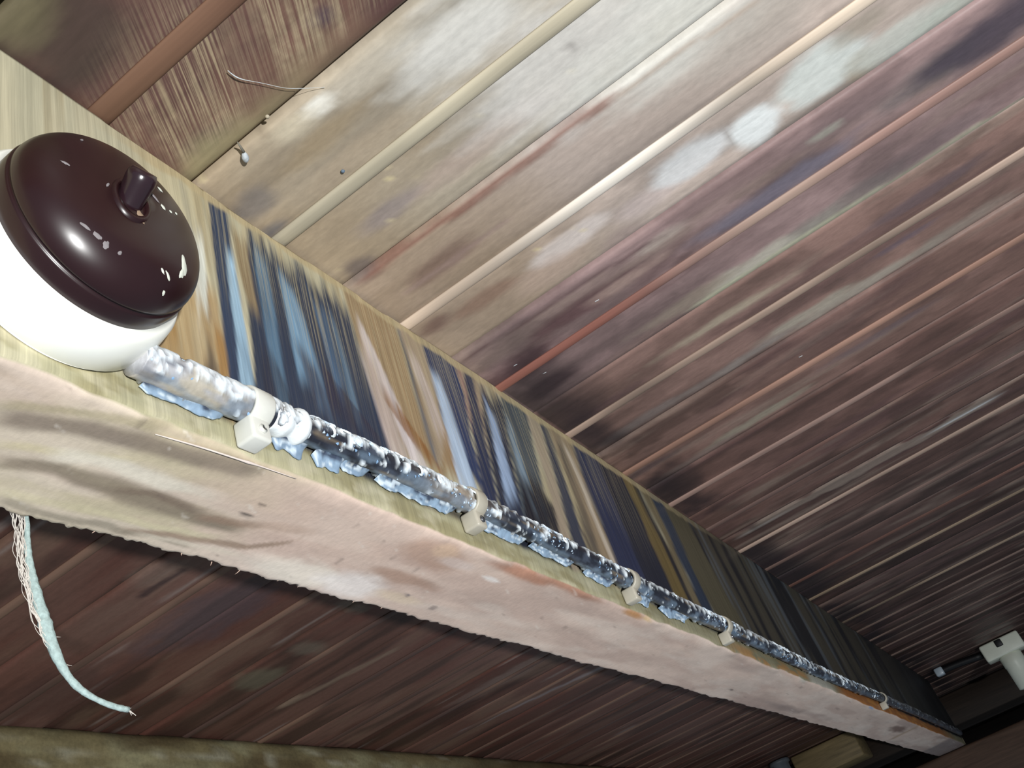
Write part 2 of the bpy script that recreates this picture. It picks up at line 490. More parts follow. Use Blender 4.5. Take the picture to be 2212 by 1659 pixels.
    for a in (((760, 1310), 7, 18, (118, 102, 88), .8, 1), ((670, 1400), 12, 20, (104, 92, 80), .7, 2), ((560, 1465), 20, 24, (98, 92, 76), .7, 3), ((340, 1240), 22, 16, (116, 96, 86), .7, 4),
              ((450, 1330), 60, 30, (80, 66, 70), .7, 5), ((200, 1350), 50, 22, (104, 82, 72), .5, 6), ((120, 1500), 60, 40, (66, 46, 44), .6, 7), ((1080, 1470), 70, 18, (116, 98, 90), .7, 9), ((980, 1530), 60, 8, (52, 34, 36), .7, 10)):
        fc = bl(fc, x, y, a[0], a[1], a[2], a[3], a[4], 1.0, a[5])
    fc = streakline(fc, x, y, (400, 1225), (300, 1290), 3, (56, 40, 42), .8, 9)
    fc = streakline(fc, x, y, (1000, 1580), (1350, 1420), 5, (150, 144, 148), .5, 12)
    fc = streakline(fc, x, y, (600, 1530), (860, 1400), 5, (130, 112, 96), .6, 13)
    return calm(col * (1 - fm[:, None]) + fc * fm[:, None], 1.0 if k >= 3 else 0.98)


xs = np.unique(np.round(np.r_[np.arange(-0.80, -0.70, 0.02), np.arange(-0.70, -0.24, 0.005), np.arange(-0.24, 0.24, 0.0032), np.arange(0.24, 0.95, 0.03), 0.95], 5))
deck_v, deck_f = bbox((0.075, 1.30, HC + 0.0275), (1.78, 2.98, 0.015), 0)
ceiling = obj('ceiling', deck_v, deck_f, M_DARKDECK, org=(0, 1.25, HC + 0.02), smooth=False)
setup(ceiling, 'tongue-and-groove wooden board ceiling with round beads, stained and mouldy', 'ceiling', kind='structure')
rb = random.Random(3)
for k in range(-3, 25):
    ya, yb = Y0 + BW * k, Y0 + BW * (k + 1)
    drop = rb.uniform(-0.0007, 0.0007)
    if k == 0: drop = 0.0016
    near = k < 9
    core = np.linspace(ya + 0.003, yb - 0.003, 33 if near else 15)
    yc = (ya + yb) / 2 + 0.0007
    ys = np.r_[ya + 0.0004, ya + 0.0012, core, yb - 0.0012, yb - 0.0004]
    zs = np.r_[HC + 0.010, HC + 0.0015, np.full(len(core), HC), HC + 0.0015, HC + 0.010]
    zs = zs + drop + np.where(np.abs(ys - yc) < 0.0050, 0.0005, 0.0)      # shallow channel for the bead
    xg = xs if near else xs[::2]
    if xg[-1] != xs[-1]: xg = np.r_[xg, xs[-1]]
    X_, Y_ = np.meshgrid(xg, ys, indexing='ij')
    Z_ = np.repeat(zs[None], len(xg), 0) + (fbm(X_ * 3, Y_ * 12, k, 2) - 0.5) * 0.0012
    wav = (fbm(X_ * 9, X_ * 0 + k, 3, 2) - 0.5) * 0.0009
    v = np.c_[X_.ravel(), (Y_ + wav).ravel(), Z_.ravel()]
    m_ = len(ys)
    f = [(i * m_ + j, i * m_ + j + 1, (i + 1) * m_ + j + 1, (i + 1) * m_ + j) for i in range(len(xg) - 1) for j in range(m_ - 1)]
    # thickness: upper face and end closures of the board
    b0 = len(v)
    top = np.array([[xg[0], ya + .0004, HC + .019], [xg[0], yb - .0004, HC + .019], [xg[-1], ya + .0004, HC + .019], [xg[-1], yb - .0004, HC + .019]])
    v = np.r_[v, top]
    f.append((b0, b0 + 2, b0 + 3, b0 + 1))
    last = (len(xg) - 1) * m_
    f.append(tuple(range(0, m_)) + (b0 + 1, b0))
    f.append(tuple(range(last + m_ - 1, last - 1, -1)) + (b0 + 2, b0 + 3))
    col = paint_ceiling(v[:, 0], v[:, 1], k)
    if k in (0, -1):      # where the oblique saw marks have bared the tan wood
        dl = math.hypot(0.017, 0.030)
        al, ac = (-v[:, 0] * 0.017 + v[:, 1] * 0.030) / dl, (v[:, 0] * 0.030 + v[:, 1] * 0.017) / dl
        cl = fbm(al * 14, ac * 75, 6, 3)
        am = (0.35 + 0.65 * sst(0.42, 0.58, cl)) * sst(0.125, 0.175, v[:, 1] + (v[:, 0] + 0.12) * 0.35) * (1 - sst(0.196, 0.207, v[:, 1])) * sst(-0.2, -0.17, v[:, 0])
        col = np.c_[col, np.clip(am, 0, 1) * 0.85]
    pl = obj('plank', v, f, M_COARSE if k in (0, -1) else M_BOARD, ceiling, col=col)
    # bead: half-round strip down the middle of the board
    hw = 0.0045 if k not in (0, -1) else 0.0052
    a = np.linspace(0, np.pi, 9)
    xg2 = xs[::3]
    if xg2[-1] != xs[-1]: xg2 = np.r_[xg2, xs[-1]]
    wb = (fbm(xg2 * 9, xg2 * 0 + k, 3, 2) - 0.5) * 0.0009 + (fbm(xg2 * 5, xg2 * 0 + k, 5, 2) - 0.5) * 0.0012
    rings = []
    for i, xx in enumerate(xg2):
        zb_ = HC + drop + 0.00035 + (fbm(np.array([xx * 3]), np.array([yc * 12]), k, 2)[0] - 0.5) * 0.0012
        rings.append(np.c_[np.full(9, xx), yc + wb[i] - hw * np.cos(a), zb_ - 0.0019 * np.sin(a)])
    bv, bf = loft(rings, True, True)
    bf = [q[::-1] for q in bf]
    bx, by = bv[:, 0], bv[:, 1]
    bc0 = np.array(BEADC.get(k, (112, 86, 74)), float)
    bc = np.repeat(lin(bc0)[None], len(bv), 0)
    bc = over(bc, bc0 * 0.72, 0.8 * sst(0.45, 0.7, fbm(bx * 7, by * 0 + k, k + 3, 4)))
    bc = over(bc, np.minimum(bc0 * 1.15 + 10, 240), 0.7 * sst(0.5, 0.72, fbm(bx * 5, by * 0 + k, k + 7, 4)))
    if k == 2: bc = over(bc, (244, 232, 216), 0.9 * np.exp(-((bx + 0.03) / 0.06) ** 2))
    if k == 2: bc = over(bc, (228, 204, 176), 0.7 * sst(0.02, 0.1, bx))
    if k == 3: bc = over(bc, (150, 84, 66), 0.9 * (1 - sst(-0.1, -0.02, bx)))
    if k == 3: bc = over(bc, (182, 150, 130), 0.8 * np.exp(-((bx - 0.03) / 0.04) ** 2))
    if k == 0: bc = over(bc, (96, 56, 44), 0.8 * sst(-0.12, -0.07, bx))
    fm = 1 - sst(XR, XB, bx)
    fcol = over(np.repeat(lin((122, 88, 68))[None], len(bv), 0), (78, 54, 48), 0.9 * sst(0.35, 0.6, fbm(bx * 6, by * 3 + k, k + 9, 3)))
    bc = bc * (1 - fm[:, None]) + fcol * fm[:, None]
    bd = obj('bead', bv, bf, M_BEAD, pl, col=calm(bc, 0.74))
    if k in (0, 1, 2, 4, 5): bd['label'] = 'lighter half-round bead down the middle of the plank'

# ------------------------------------------------------------------ end wall of the far bay
wall = obj('wall_end', *bbox((0.075, YW + 0.02, HC - 0.36), (1.78, 0.03, 0.73), 0), M_DARKDECK, org=(0, YW + 0.02, -0.4), smooth=False)
setup(wall, 'dark plank end wall behind the far end of the beam', 'wall', kind='structure')
for i in range(8):
    zt = HC - 0.004 - 0.09 * i
    v, f = bbox((0.075, YW + 0.002 + 0.002 * (i % 2), zt - 0.0435), (1.76, 0.012, 0.086), 0.003, 1)
    c0 = np.array([(58, 46, 38), (46, 37, 32), (66, 56, 46), (40, 33, 30)][i % 4], float)
    c = over(np.repeat(lin(c0)[None], len(v), 0), c0 * 0.7, fbm(v[:, 0] * 5, v[:, 2] * 20, i, 3) * 0.8)
    obj('plank', v, f, M_ENDW, wall, col=c)

# ------------------------------------------------------------------ the beam
def side_quads(col, Y, z):
    q = [  # top-left, top-right, bottom-left, bottom-right (where the streak shows), tone, strength; light-blue ones are sheen painted as colour
        ((300, 330), (420, 400), (330, 700), (440, 760), (186, 174, 140), .5),
        ((420, 600), (470, 640), (335, 740), (490, 810), (150, 116, 66), .75),
        ((412, 480), (440, 490), (425, 690), (448, 700), (206, 208, 198), .8),
        ((465, 690), (487, 690), (478, 830), (507, 850), (150, 112, 62), .8),
        ((440, 760), (465, 765), (445, 815), (480, 830), (44, 36, 40), .8),
        ((450, 440), (490, 465), (500, 830), (560, 880), (38, 54, 80), 1),
        ((486, 510), (500, 520), (525, 860), (556, 870), (150, 182, 204), .9),
        ((528, 500), (742, 640), (552, 870), (848, 980), (35, 48, 70), 1),
        ((496, 480), (530, 505), (545, 700), (562, 700), (132, 112, 82), .85),
        ((545, 520), (575, 540), (598, 860), (625, 870), (88, 124, 152), .7),
        ((600, 590), (622, 600), (650, 830), (700, 850), (118, 158, 188), .75),
        ((632, 640), (648, 650), (690, 890), (718, 900), (108, 148, 180), .7),
        ((662, 620), (690, 640), (730, 860), (756, 880), (74, 104, 134), .6),
        ((700, 650), (712, 655), (765, 900), (782, 905), (100, 128, 150), .5),
        ((640, 760), (690, 780), (690, 900), (835, 965), (38, 36, 56), .75),
        ((560, 740), (585, 750), (575, 870), (640, 890), (32, 36, 54), .7),
        ((742, 632), (864, 706), (846, 978), (957, 1022), (146, 122, 90), 1),
        ((766, 690), (784, 700), (890, 1000), (926, 1015), (206, 196, 198), .7),
        ((770, 740), (792, 745), (846, 980), (888, 998), (184, 170, 168), .65),
        ((815, 840), (850, 860), (925, 1008), (958, 1020), (128, 84, 38), .8),
        ((856, 712), (864, 716), (938, 990), (950, 996), (72, 84, 98), .85),
        ((864, 712), (912, 745), (955, 1020), (1002, 1045), (154, 136, 114), 1),
        ((880, 760), (900, 770), (950, 960), (975, 970), (196, 182, 178), .6),
        ((960, 900), (990, 910), (955, 1025), (1000, 1045), (136, 104, 60), .6),
        ((910, 746), (992, 800), (1000, 1045), (1046, 1075), (40, 54, 88), 1),
        ((928, 790), (946, 800), (998, 1050), (1036, 1068), (176, 196, 220), .85),
        ((985, 795), (1001, 805), (1040, 1010), (1050, 1015), (150, 120, 108), .85),
        ((1000, 806), (1028, 825), (1046, 1075), (1078, 1095), (36, 46, 74), 1),
        ((1020, 822), (1046, 840), (1058, 990), (1070, 995), (160, 138, 114), .75),
        ((1034, 838), (1082, 866), (1078, 1095), (1132, 1117), (32, 42, 64), 1),
        ((1048, 866), (1064, 876), (1095, 1095), (1124, 1108), (150, 172, 204), .85),
        ((1080, 864), (1138, 897), (1132, 1117), (1192, 1142), (62, 73, 83), 1),
        ((1092, 900), (1102, 905), (1150, 1112), (1168, 1118), (122, 146, 166), .7),
        ((1125, 1030), (1170, 1045), (1138, 1130), (1232, 1165), (24, 28, 40), .9),
        ((1138, 897), (1166, 915), (1214, 1155), (1234, 1165), (158, 143, 124), 1),
        ((1166, 916), (1186, 932), (1234, 1165), (1266, 1182), (52, 58, 74), 1),
        ((1186, 930), (1233, 958), (1300, 1205), (1337, 1227), (142, 124, 100), 1),
        ((1200, 945), (1211, 951), (1275, 1195), (1302, 1206), (86, 78, 70), .85),
        ((1214, 955), (1223, 960), (1322, 1215), (1336, 1224), (204, 192, 178), .7),
        ((1232, 956), (1302, 1000), (1336, 1226), (1402, 1257), (38, 47, 76), 1),
        ((1292, 1000), (1347, 1031), (1396, 1256), (1466, 1287), (30, 35, 50), 1),
        ((1345, 1031), (1373, 1052), (1456, 1280), (1492, 1302), (104, 88, 52), 1),
        ((1372, 1052), (1384, 1060), (1490, 1300), (1501, 1306), (34, 34, 40), 1),
        ((1384, 1056), (1406, 1071), (1500, 1304), (1516, 1312), (108, 97, 74), 1),
        ((1405, 1071), (1431, 1086), (1514, 1312), (1542, 1322), (40, 52, 70), 1),
        ((1430, 1086), (1478, 1116), (1541, 1320), (1602, 1342), (80, 75, 58), 1),
    ]
    for i, (tl, tr, bl_, br, c, a) in enumerate(q):
        P = [on_side(p)[1:] for p in (tl, tr, bl_, br)]
        zt, zb = (P[0][1] + P[1][1]) / 2, (P[2][1] + P[3][1]) / 2
        def edge(A, B):
            return A[0] + (B[0] - A[0]) * (z - A[1]) / (B[1] - A[1])
        wob = ((fbm(z * 26 + i * 3.3, z * 0, i, 3) - 0.5) * 0.0034 + (fbm(Y * 160 + i, z * 18, i, 2) - 0.5) * 0.0006) * np.clip(Y / 0.25, 0.7, 3)
        yl, yr = edge(P[0], P[2]) + wob, edge(P[1], P[3]) + wob * 0.8
        s = 0.0008 * np.clip(Y / 0.2, 0.8, 3)
        fz = (fbm(Y * 260, z * 12, i + 5, 3) - 0.5) * 0.03
        top = zt > 0.318
        ends = 1.0 if top else (1 - sst(zt - 0.012, zt + 0.006, z + fz))
        low = 1.0 if zb < 0.222 else sst(zb - 0.006, zb + 0.012, z + fz)
        m = sst(-s, s, Y - yl) * sst(-s, s, yr - Y) * ends * low
        broken = 1.0 if a >= 0.99 else 0.5 + 1.0 * fbm(Y * 240, z * 26, i + 40, 3)
        col = over(col, c, np.clip(a * m * broken, 0, 1))
    return col


def paint_side(Y, z):
    n = len(Y)
    col = np.repeat(lin((176, 170, 144))[None], n, 0)
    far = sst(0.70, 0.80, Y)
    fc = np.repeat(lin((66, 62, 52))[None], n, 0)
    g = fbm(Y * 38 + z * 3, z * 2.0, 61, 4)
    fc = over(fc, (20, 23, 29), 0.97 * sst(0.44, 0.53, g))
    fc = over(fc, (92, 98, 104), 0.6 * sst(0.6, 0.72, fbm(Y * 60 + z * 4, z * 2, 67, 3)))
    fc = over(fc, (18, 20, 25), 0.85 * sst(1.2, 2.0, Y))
    g1 = fbm(Y * 130, z * 5, 3, 4)
    col = over(col, (150, 130, 92), 0.6 * sst(0.45, 0.7, g1))
    col = over(col, (196, 186, 156), 0.4 * sst(0.5, 0.75, fbm(Y * 200, z * 7, 13, 3)))
    col = over(col, (96, 104, 110), 0.6 * (1 - sst(0.0, 0.008, np.abs(Y - 0.2 - (0.33 - z) * 0.05))) * sst(0.5, 0.6, vn(Y * 600, z * 60, 2)))
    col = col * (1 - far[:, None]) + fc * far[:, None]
    col = side_quads(col, Y, z)
    # clean strip at the ceiling joint
    st = sst(0.3205, 0.3235, z + (fbm(Y * 120, z, 9, 3) - 0.5) * 0.006) * sst(0.15, 0.2, Y) * (1 - sst(0.5, 1.0, Y))
    col = over(col, (176, 158, 120), 0.85 * st)
    # strip under the cable
    lo = 1 - sst(0.196, 0.2005, z + (fbm(Y * 90, z * 30, 15, 3) - 0.5) * 0.005)
    lc = np.repeat(lin((170, 164, 132))[None], n, 0)
    lc = over(lc, (140, 130, 92), 0.7 * sst(0.45, 0.65, fbm(Y * 60, z * 160, 19, 4)))
    lc = over(lc, (200, 192, 164), 0.5 * sst(0.52, 0.7, fbm(Y * 80, z * 120, 29, 4)))
    dk = sst(0.30, 0.9, Y)
    lc = over(lc, (112, 106, 84), 0.7 * dk)
    cr = fbm(Y * 60, z * 220, 25, 4)
    lc = over(lc, (166, 122, 70), 0.85 * sst(0.70, 0.78, Y) * (1 - sst(0.96, 1.0, Y)) * sst(0.40, 0.52, cr) * (1 - sst(0.190, 0.197, z)))
    lc = over(lc, (176, 172, 160), 0.8 * sst(0.97, 1.0, Y) * (1 - sst(1.06, 1.12, Y)))
    lc = over(lc, (164, 98, 38), 0.9 * sst(1.08, 1.16, Y) * (1 - sst(1.9, 2.2, Y)))
    lc = over(lc, (206, 140, 60), 0.6 * sst(1.2, 1.3, Y) * sst(0.55, 0.66, cr) * (1 - sst(1.7, 1.9, Y)))
    col = col * (1 - lo[:, None]) + lc * lo[:, None]
    # broken dark band just below the cable
    sm = np.exp(-((z - 0.2005) / 0.0032) ** 2) * sst(0.5, 0.62, fbm(Y * 34, z * 20, 35, 3)) * sst(0.21, 0.25, Y)
    col = over(col, (34, 38, 48), 0.8 * sm)
    return calm(col, 0.95)


def ub(col, x, y, px, ry, rx, c, a, seed=0, s=1.0):
    p = on_ceil(px, ZB)
    u, v = (y - p[1]) / (ry * 1e-3), (x - p[0]) / (rx * 1e-3)
    d = np.sqrt(u * u + v * v) + (fbm(y * 70 + seed, x * 160, seed, 3) - 0.5) * 0.8
    return over(col, c, a * (1 - sst(1 - .45 * s, 1 + .45 * s, d)))


def ucurve(col, x, y, pts, wmm, c, a, seed=0):
    P = np.array([on_ceil(p, ZB)[:2] for p in pts])
    o = np.argsort(P[:, 1]); P = P[o]
    xx = np.interp(y, P[:, 1], P[:, 0])
    d = np.abs(x - xx + (fbm(y * 40, x * 60, seed, 3) - 0.5) * 0.006) / (wmm * 1e-3 * (0.6 + 0.8 * fbm(y * 30, y * 0, seed + 3, 3)))
    e = sst(P[0, 1] - 0.006, P[0, 1] + 0.004, y) * (1 - sst(P[-1, 1] - 0.008, P[-1, 1] + 0.004, y))
    return over(col, c, a * e * (1 - sst(0.35, 1.25, d)))


def paint_under(x, y):
    n = len(x)
    col = np.repeat(lin((214, 188, 172))[None], n, 0)
    left = 1 - sst(0.20, 0.27, y + (fbm(y * 30, x * 60, 3, 3) - 0.5) * 0.06)
    col = over(col, (196, 182, 152), left)
    col = over(col, (190, 162, 148), 0.6 * sst(0.46, 0.66, fbm(y * 9, x * 55, 5, 4)))
    col = over(col, (222, 204, 190), 0.5 * sst(0.5, 0.7, fbm(y * 14, x * 70, 15, 4)))
    col = over(col, (164, 138, 128), 0.6 * sst(0.5, 0.68, fbm(y * 5, x * 40, 25, 4)) * sst(0.4, 0.8, y))
    for i, (pts, w_, c, a) in enumerate((
            (((0, 905), (180, 925), (340, 965), (460, 1000), (560, 1030)), 5.5, (134, 118, 104), .85),
            (((0, 875), (200, 895), (380, 925)), 2.5, (160, 148, 112), .6),
            (((0, 965), (140, 985), (300, 1000)), 2.6, (206, 192, 152), .7),
            (((0, 1000), (130, 1015), (270, 1062), (420, 1112), (520, 1150)), 5.5, (132, 118, 100), .85),
            (((120, 985), (250, 1010), (420, 1055), (480, 1075)), 4.5, (222, 212, 194), .85),
            (((0, 1060), (150, 1090), (330, 1135), (470, 1165)), 2.6, (206, 194, 158), .7),
            (((250, 1062), (330, 1068), (440, 1105)), 2.8, (126, 108, 92), .8),
            (((270, 1145), (400, 1165), (530, 1180), (620, 1175), (672, 1155)), 2.4, (150, 124, 104), .8),
            (((430, 1120), (520, 1135), (600, 1138), (680, 1150)), 3.0, (150, 122, 102), .75),
            (((0, 1080), (200, 1125), (420, 1185)), 2.2, (140, 130, 112), .7),
            (((300, 1155), (420, 1180), (520, 1205)), 1.6, (216, 202, 182), .6))):
        col = ucurve(col, x, y, pts, w_, c, a, i)
    for i, (px, ry, rx, c, a) in enumerate((
            ((640, 1235), 26, 8, (238, 226, 210), .8), ((760, 1265), 20, 10, (240, 230, 224), .8), ((560, 1080), 30, 12, (206, 180, 162), .5), ((720, 1150), 40, 12, (214, 186, 168), .5),
            ((940, 1200), 22, 9, (182, 144, 122), .7), ((960, 1190), 9, 5, (216, 182, 152), .7), ((980, 1215), 14, 3, (208, 190, 182), .6), ((880, 1250), 26, 4, (164, 124, 100), .6), ((1062, 1252), 7, 1.3, (238, 230, 224), .85),
            ((1130, 1240), 26, 4, (176, 118, 88), .8), ((1240, 1275), 34, 4, (166, 110, 80), .75), ((860, 1290), 16, 4, (224, 200, 170), .6),
            ((530, 1111), 4.0, 1.0, (74, 66, 62), .85), ((565, 1090), 2, 0.8, (110, 94, 84), .7), ((880, 1285), 2, 1.2, (96, 88, 100), .8), ((935, 1312), 3, 2, (120, 104, 102), .6),
            ((1370, 1330), 16, 2.5, (176, 118, 44), .8), ((1400, 1340), 6, 2, (210, 176, 120), .7), ((1660, 1430), 70, 4.5, (160, 112, 58), .85), ((1720, 1450), 16, 6, (196, 170, 132), .7), ((1742, 1468), 14, 5, (176, 172, 160), .8),
            ((1840, 1495), 90, 7, (158, 94, 34), .9), ((1900, 1520), 90, 7, (170, 98, 34), .85), ((1990, 1560), 80, 8, (130, 76, 34), .75),
            ((1884, 1530), 14, 2.5, (150, 166, 196), .95), ((1940, 1575), 50, 9, (104, 72, 60), .8), ((1960, 1580), 8, 30, (176, 146, 118), .85), ((1700, 1530), 60, 6, (150, 130, 122), .6),
            ((1580, 1490), 7, 1.5, (70, 54, 50), .8))):
        col = ub(col, x, y, px, ry, rx, c, a, i)
    # pale weathered end piece
    col = over(col, (118, 106, 106), 0.8 * sst(2.02, 2.06, y + (x - XB) * 0.2))
    sp = vn(x * 300, y * 190, 55)
    col = over(col, (108, 92, 84), 0.4 * sst(0.94, 0.985, sp))
    col = over(col, (236, 226, 214), 0.35 * sst(0.93, 0.98, vn(x * 500 + y * 200, y * 60, 57)))
    return calm(col, 0.9)


ys = [-0.30]
while ys[-1] < YE + 0.02:
    yv = ys[-1]
    ys.append(yv + (0.02 if yv < 0.06 else 0.0011 * max(1.0, (yv / 0.2) ** 1.3)))
ys = np.array(ys)
prof = []                                    # (x, z, which face)
for z in np.linspace(HC - 0.0005, ZB + 0.004, 116): prof.append((XB, z, 0))
for a in np.linspace(0, np.pi / 2, 6)[1:]: prof.append((XB - 0.003 + 0.003 * math.cos(a), ZB + 0.003 - 0.003 * math.sin(a), 1 if a > 0.7 else 0))
for x in np.linspace(XB - 0.0045, XR + 0.002, 44): prof.append((x, ZB, 1))
for a in np.linspace(0, np.pi / 2, 4)[1:]: prof.append((XR + 0.0012 - 0.0012 * math.sin(a), ZB + 0.0012 - 0.0012 * math.cos(a), 1))
for z in (ZB + 0.012, ZB + 0.03, ZB + 0.07, HC - 0.0005): prof.append((XR, z, 2))
px_, pz_, pf_ = (np.array(q) for q in zip(*prof))
m_ = len(prof)
PX, PY = np.meshgrid(px_, ys); PZ = np.meshgrid(pz_, ys)[0]; PF = np.meshgrid(pf_, ys)[0]
# saw waviness, hewn lower edges
nearfar = np.exp(-((PX - XR) / 0.004) ** 2 - ((PZ - ZB) / 0.004) ** 2)
rag = (fbm(PY * 420, PX * 0, 71, 4) - 0.5) * 0.0036 + (fbm(PY * 40, PX * 0, 72, 2) - 0.5) * 0.003
PX2 = PX + nearfar * rag + (fbm(PY * 25, PZ * 30, 73, 3) - 0.5) * 0.0008
nearedge = np.exp(-((PX - XB) / 0.005) ** 2 - ((PZ - ZB) / 0.005) ** 2)
PZ2 = PZ + nearedge * (fbm(PY * 50, PX * 0, 74, 3) - 0.3) * 0.004 * (PZ < 0.25) + np.where(PZ < 0.2, (fbm(PY * 18, PX * 50, 76, 3) - 0.5) * 0.0012, 0)
gap = 0.0003 + 0.0024 * sst(0.20, 0.24, PY) * (1 - sst(0.34, 0.42, PY)) + 0.001 * sst(0.5, 0.6, fbm(PY * 30, PY * 0, 91, 3))
v = np.c_[PX2.ravel(), PY.ravel(), np.minimum(PZ2, HC - gap).ravel()]
fl = PF.ravel()
col = np.where((fl == 0)[:, None], paint_side(v[:, 1], v[:, 2]), paint_under(v[:, 0], v[:, 1]))
col = np.where((fl == 2)[:, None], lin((120, 92, 78))[None], col)
kz = sst(0.235, 0.305, v[:, 2] + (fbm(v[:, 1] * 30, v[:, 2] * 12, 33, 3) - 0.5) * 0.05) * (1 - sst(0.5, 0.8, v[:, 1])) * sst(0.19, 0.215, v[:, 1])
ka = np.where(fl == 0, 0.40 * kz + 0.05 * sst(0.2, 0.24, v[:, 1]) * (1 - sst(0.45, 0.7, v[:, 1])), 0.0)
col = np.c_[col, ka]
f, mid = [], []
for i in range(len(ys) - 1):
    for j in range(m_ - 1):
        f.append((i * m_ + j, i * m_ + j + 1, (i + 1) * m_ + j + 1, (i + 1) * m_ + j)); mid.append(0 if pf_[j] == 0 and pf_[j + 1] == 0 else 1)
    f.append((i * m_ + m_ - 1, i * m_, (i + 1) * m_, (i + 1) * m_ + m_ - 1)); mid.append(1)
f.append(tuple(range(m_))); mid.append(1)
f.append(tuple(range(len(v) - 1, len(v) - m_ - 1, -1))); mid.append(1)
beam = obj('ceiling_beam', v, f, None, org=(XB - 0.03, 0.2, ZB), col=col, mids=mid, mats=[M_SIDE, M_UNDER])
setup(beam, 'long wooden ceiling beam with blue-black mould-streaked side and pale underside', 'beam')


def splinter(p, d, L, r, mat, name='splinter'):
    d = np.array(d, float); d /= np.linalg.norm(d)
    pts = [np.array(p) + d * L * t + np.array([0, 0, -0.06 * L * math.sin(3 * t)]) for t in np.linspace(0, 1, 5)]
    v, f = tube(pts, np.array([1, .9, .7, .45, .1]) * r, 5)
    return obj(name, v, f, mat, beam)


M_SPL = plain('splinter_wood', (214, 184, 166), 0.7, 0.2, 0.1, 300)
rr = random.Random(11)
for i, px in enumerate([(512, 1238), (560, 1249), (640, 1270), (690, 1283), (760, 1303), (455, 1218), (390, 1200), (205, 1150), (820, 1318), (600, 1258)]):
    p = on_ceil(px, ZB)
    splinter((XR + 0.001, p[1], ZB + 0.0006), (-1, rr.uniform(-.9, .9), rr.uniform(-.6, .1)), (0.0034 if i == 0 else rr.uniform(0.0008, 0.0020)), 0.00022, M_SPL)
# long lifted sliver along the near lower edge
pts = [on_ceil(p, ZB - 0.0002) + np.array([0, 0, 0]) for p in ((335, 938), (400, 956), (460, 974), (520, 994), (560, 1006), (640, 1034))]
v, f = tube(smooth_path(pts, 30), np.interp(np.linspace(0, 1, 30), [0, .1, .55, .62, .7, 1], [.00015, .0003, .00035, .0006, .0003, .0001]), 6)
o = obj('splinter', v, f, plain('sliver_pale', (214, 200, 192), 0.7, 0.2), beam)
o['label'] = 'pale thread-like sliver lifting from the lower edge'

# ------------------------------------------------------------------ wall plate beyond the beam
ys2 = np.arange(-0.3, YW - 0.001, 0.012)
zs2 = np.r_[np.linspace(HC - 0.001, HC - 0.17, 34)]
Yg, Zg = np.meshgrid(ys2, zs2, indexing='ij')
xg_ = XW + (fbm(Yg * 9, Zg * 20, 3, 4) - 0.5) * 0.010 - 0.004 * sst(HC - 0.012, HC, Zg) + 0.008 * sst(0.7, 1.1, Yg) * 0
v = np.c_[xg_.ravel(), Yg.ravel(), Zg.ravel()]
c = np.repeat(lin((116, 106, 76))[None], len(v), 0)
c = over(c, (138, 134, 104), 0.7 * sst(0.48, 0.66, fbm(v[:, 1] * 22, v[:, 2] * 40, 5, 4)))
c = over(c, (84, 70, 46), 0.8 * sst(0.5, 0.66, fbm(v[:, 1] * 9, v[:, 2] * 30, 8, 4)))
c = over(c, (170, 168, 150), 0.5 * sst(0.62, 0.76, fbm(v[:, 1] * 30, v[:, 2] * 120, 12, 3)))
c = over(c, (72, 54, 34), 0.75 * sst(0.9, 1.3, v[:, 1]))
n2 = len(zs2)
f = [(i * n2 + j, (i + 1) * n2 + j, (i + 1) * n2 + j + 1, i * n2 + j + 1) for i in range(len(ys2) - 1) for j in range(n2 - 1)]
b0 = len(v); e = (len(ys2) - 1) * n2
v = np.r_[v, [[XW - .09, ys2[0], HC - .001], [XW - .09, ys2[0], HC - .17], [XW - .09, ys2[-1], HC - .001], [XW - .09, ys2[-1], HC - .17]]]
c = np.r_[c, np.repeat(lin((90, 80, 58))[None], 4, 0)]
f += [(b0, b0 + 1, b0 + 3, b0 + 2), tuple(range(0, n2)) + (b0 + 1, b0), tuple(range(e + n2 - 1, e - 1, -1)) + (b0 + 2, b0 + 3)]
f.append(tuple([i * n2 + n2 - 1 for i in range(len(ys2))]) + (b0 + 3, b0 + 1))
f.append(tuple([i * n2 for i in range(len(ys2) - 1, -1, -1)]) + (b0, b0 + 2))
plate = obj('wall_plate', v, f, M_PLATE, org=(XW, 1.0, HC - 0.17), col=c)
setup(plate, 'rough olive-brown timber running along the bottom edge under the far boards', 'beam', kind='thing')

# cross timber the beam end rests on
v, f = bbox((0.075, YE + 0.06, ZB - 0.071), (1.42, 0.10, 0.14), 0.006, 2)
bm_ = np.array(v)
c = over(np.repeat(lin((104, 84, 70))[None], len(v), 0), (78, 54, 42), fbm(bm_[:, 0] * 6, bm_[:, 2] * 20, 3, 3))
cross = obj('cross_timber', v, f, M_ENDW, org=(0, YE + 0.06, ZB - 0.14), col=c)
setup(cross, 'dull brown timber crossing under the far end of the mouldy beam', 'beam')

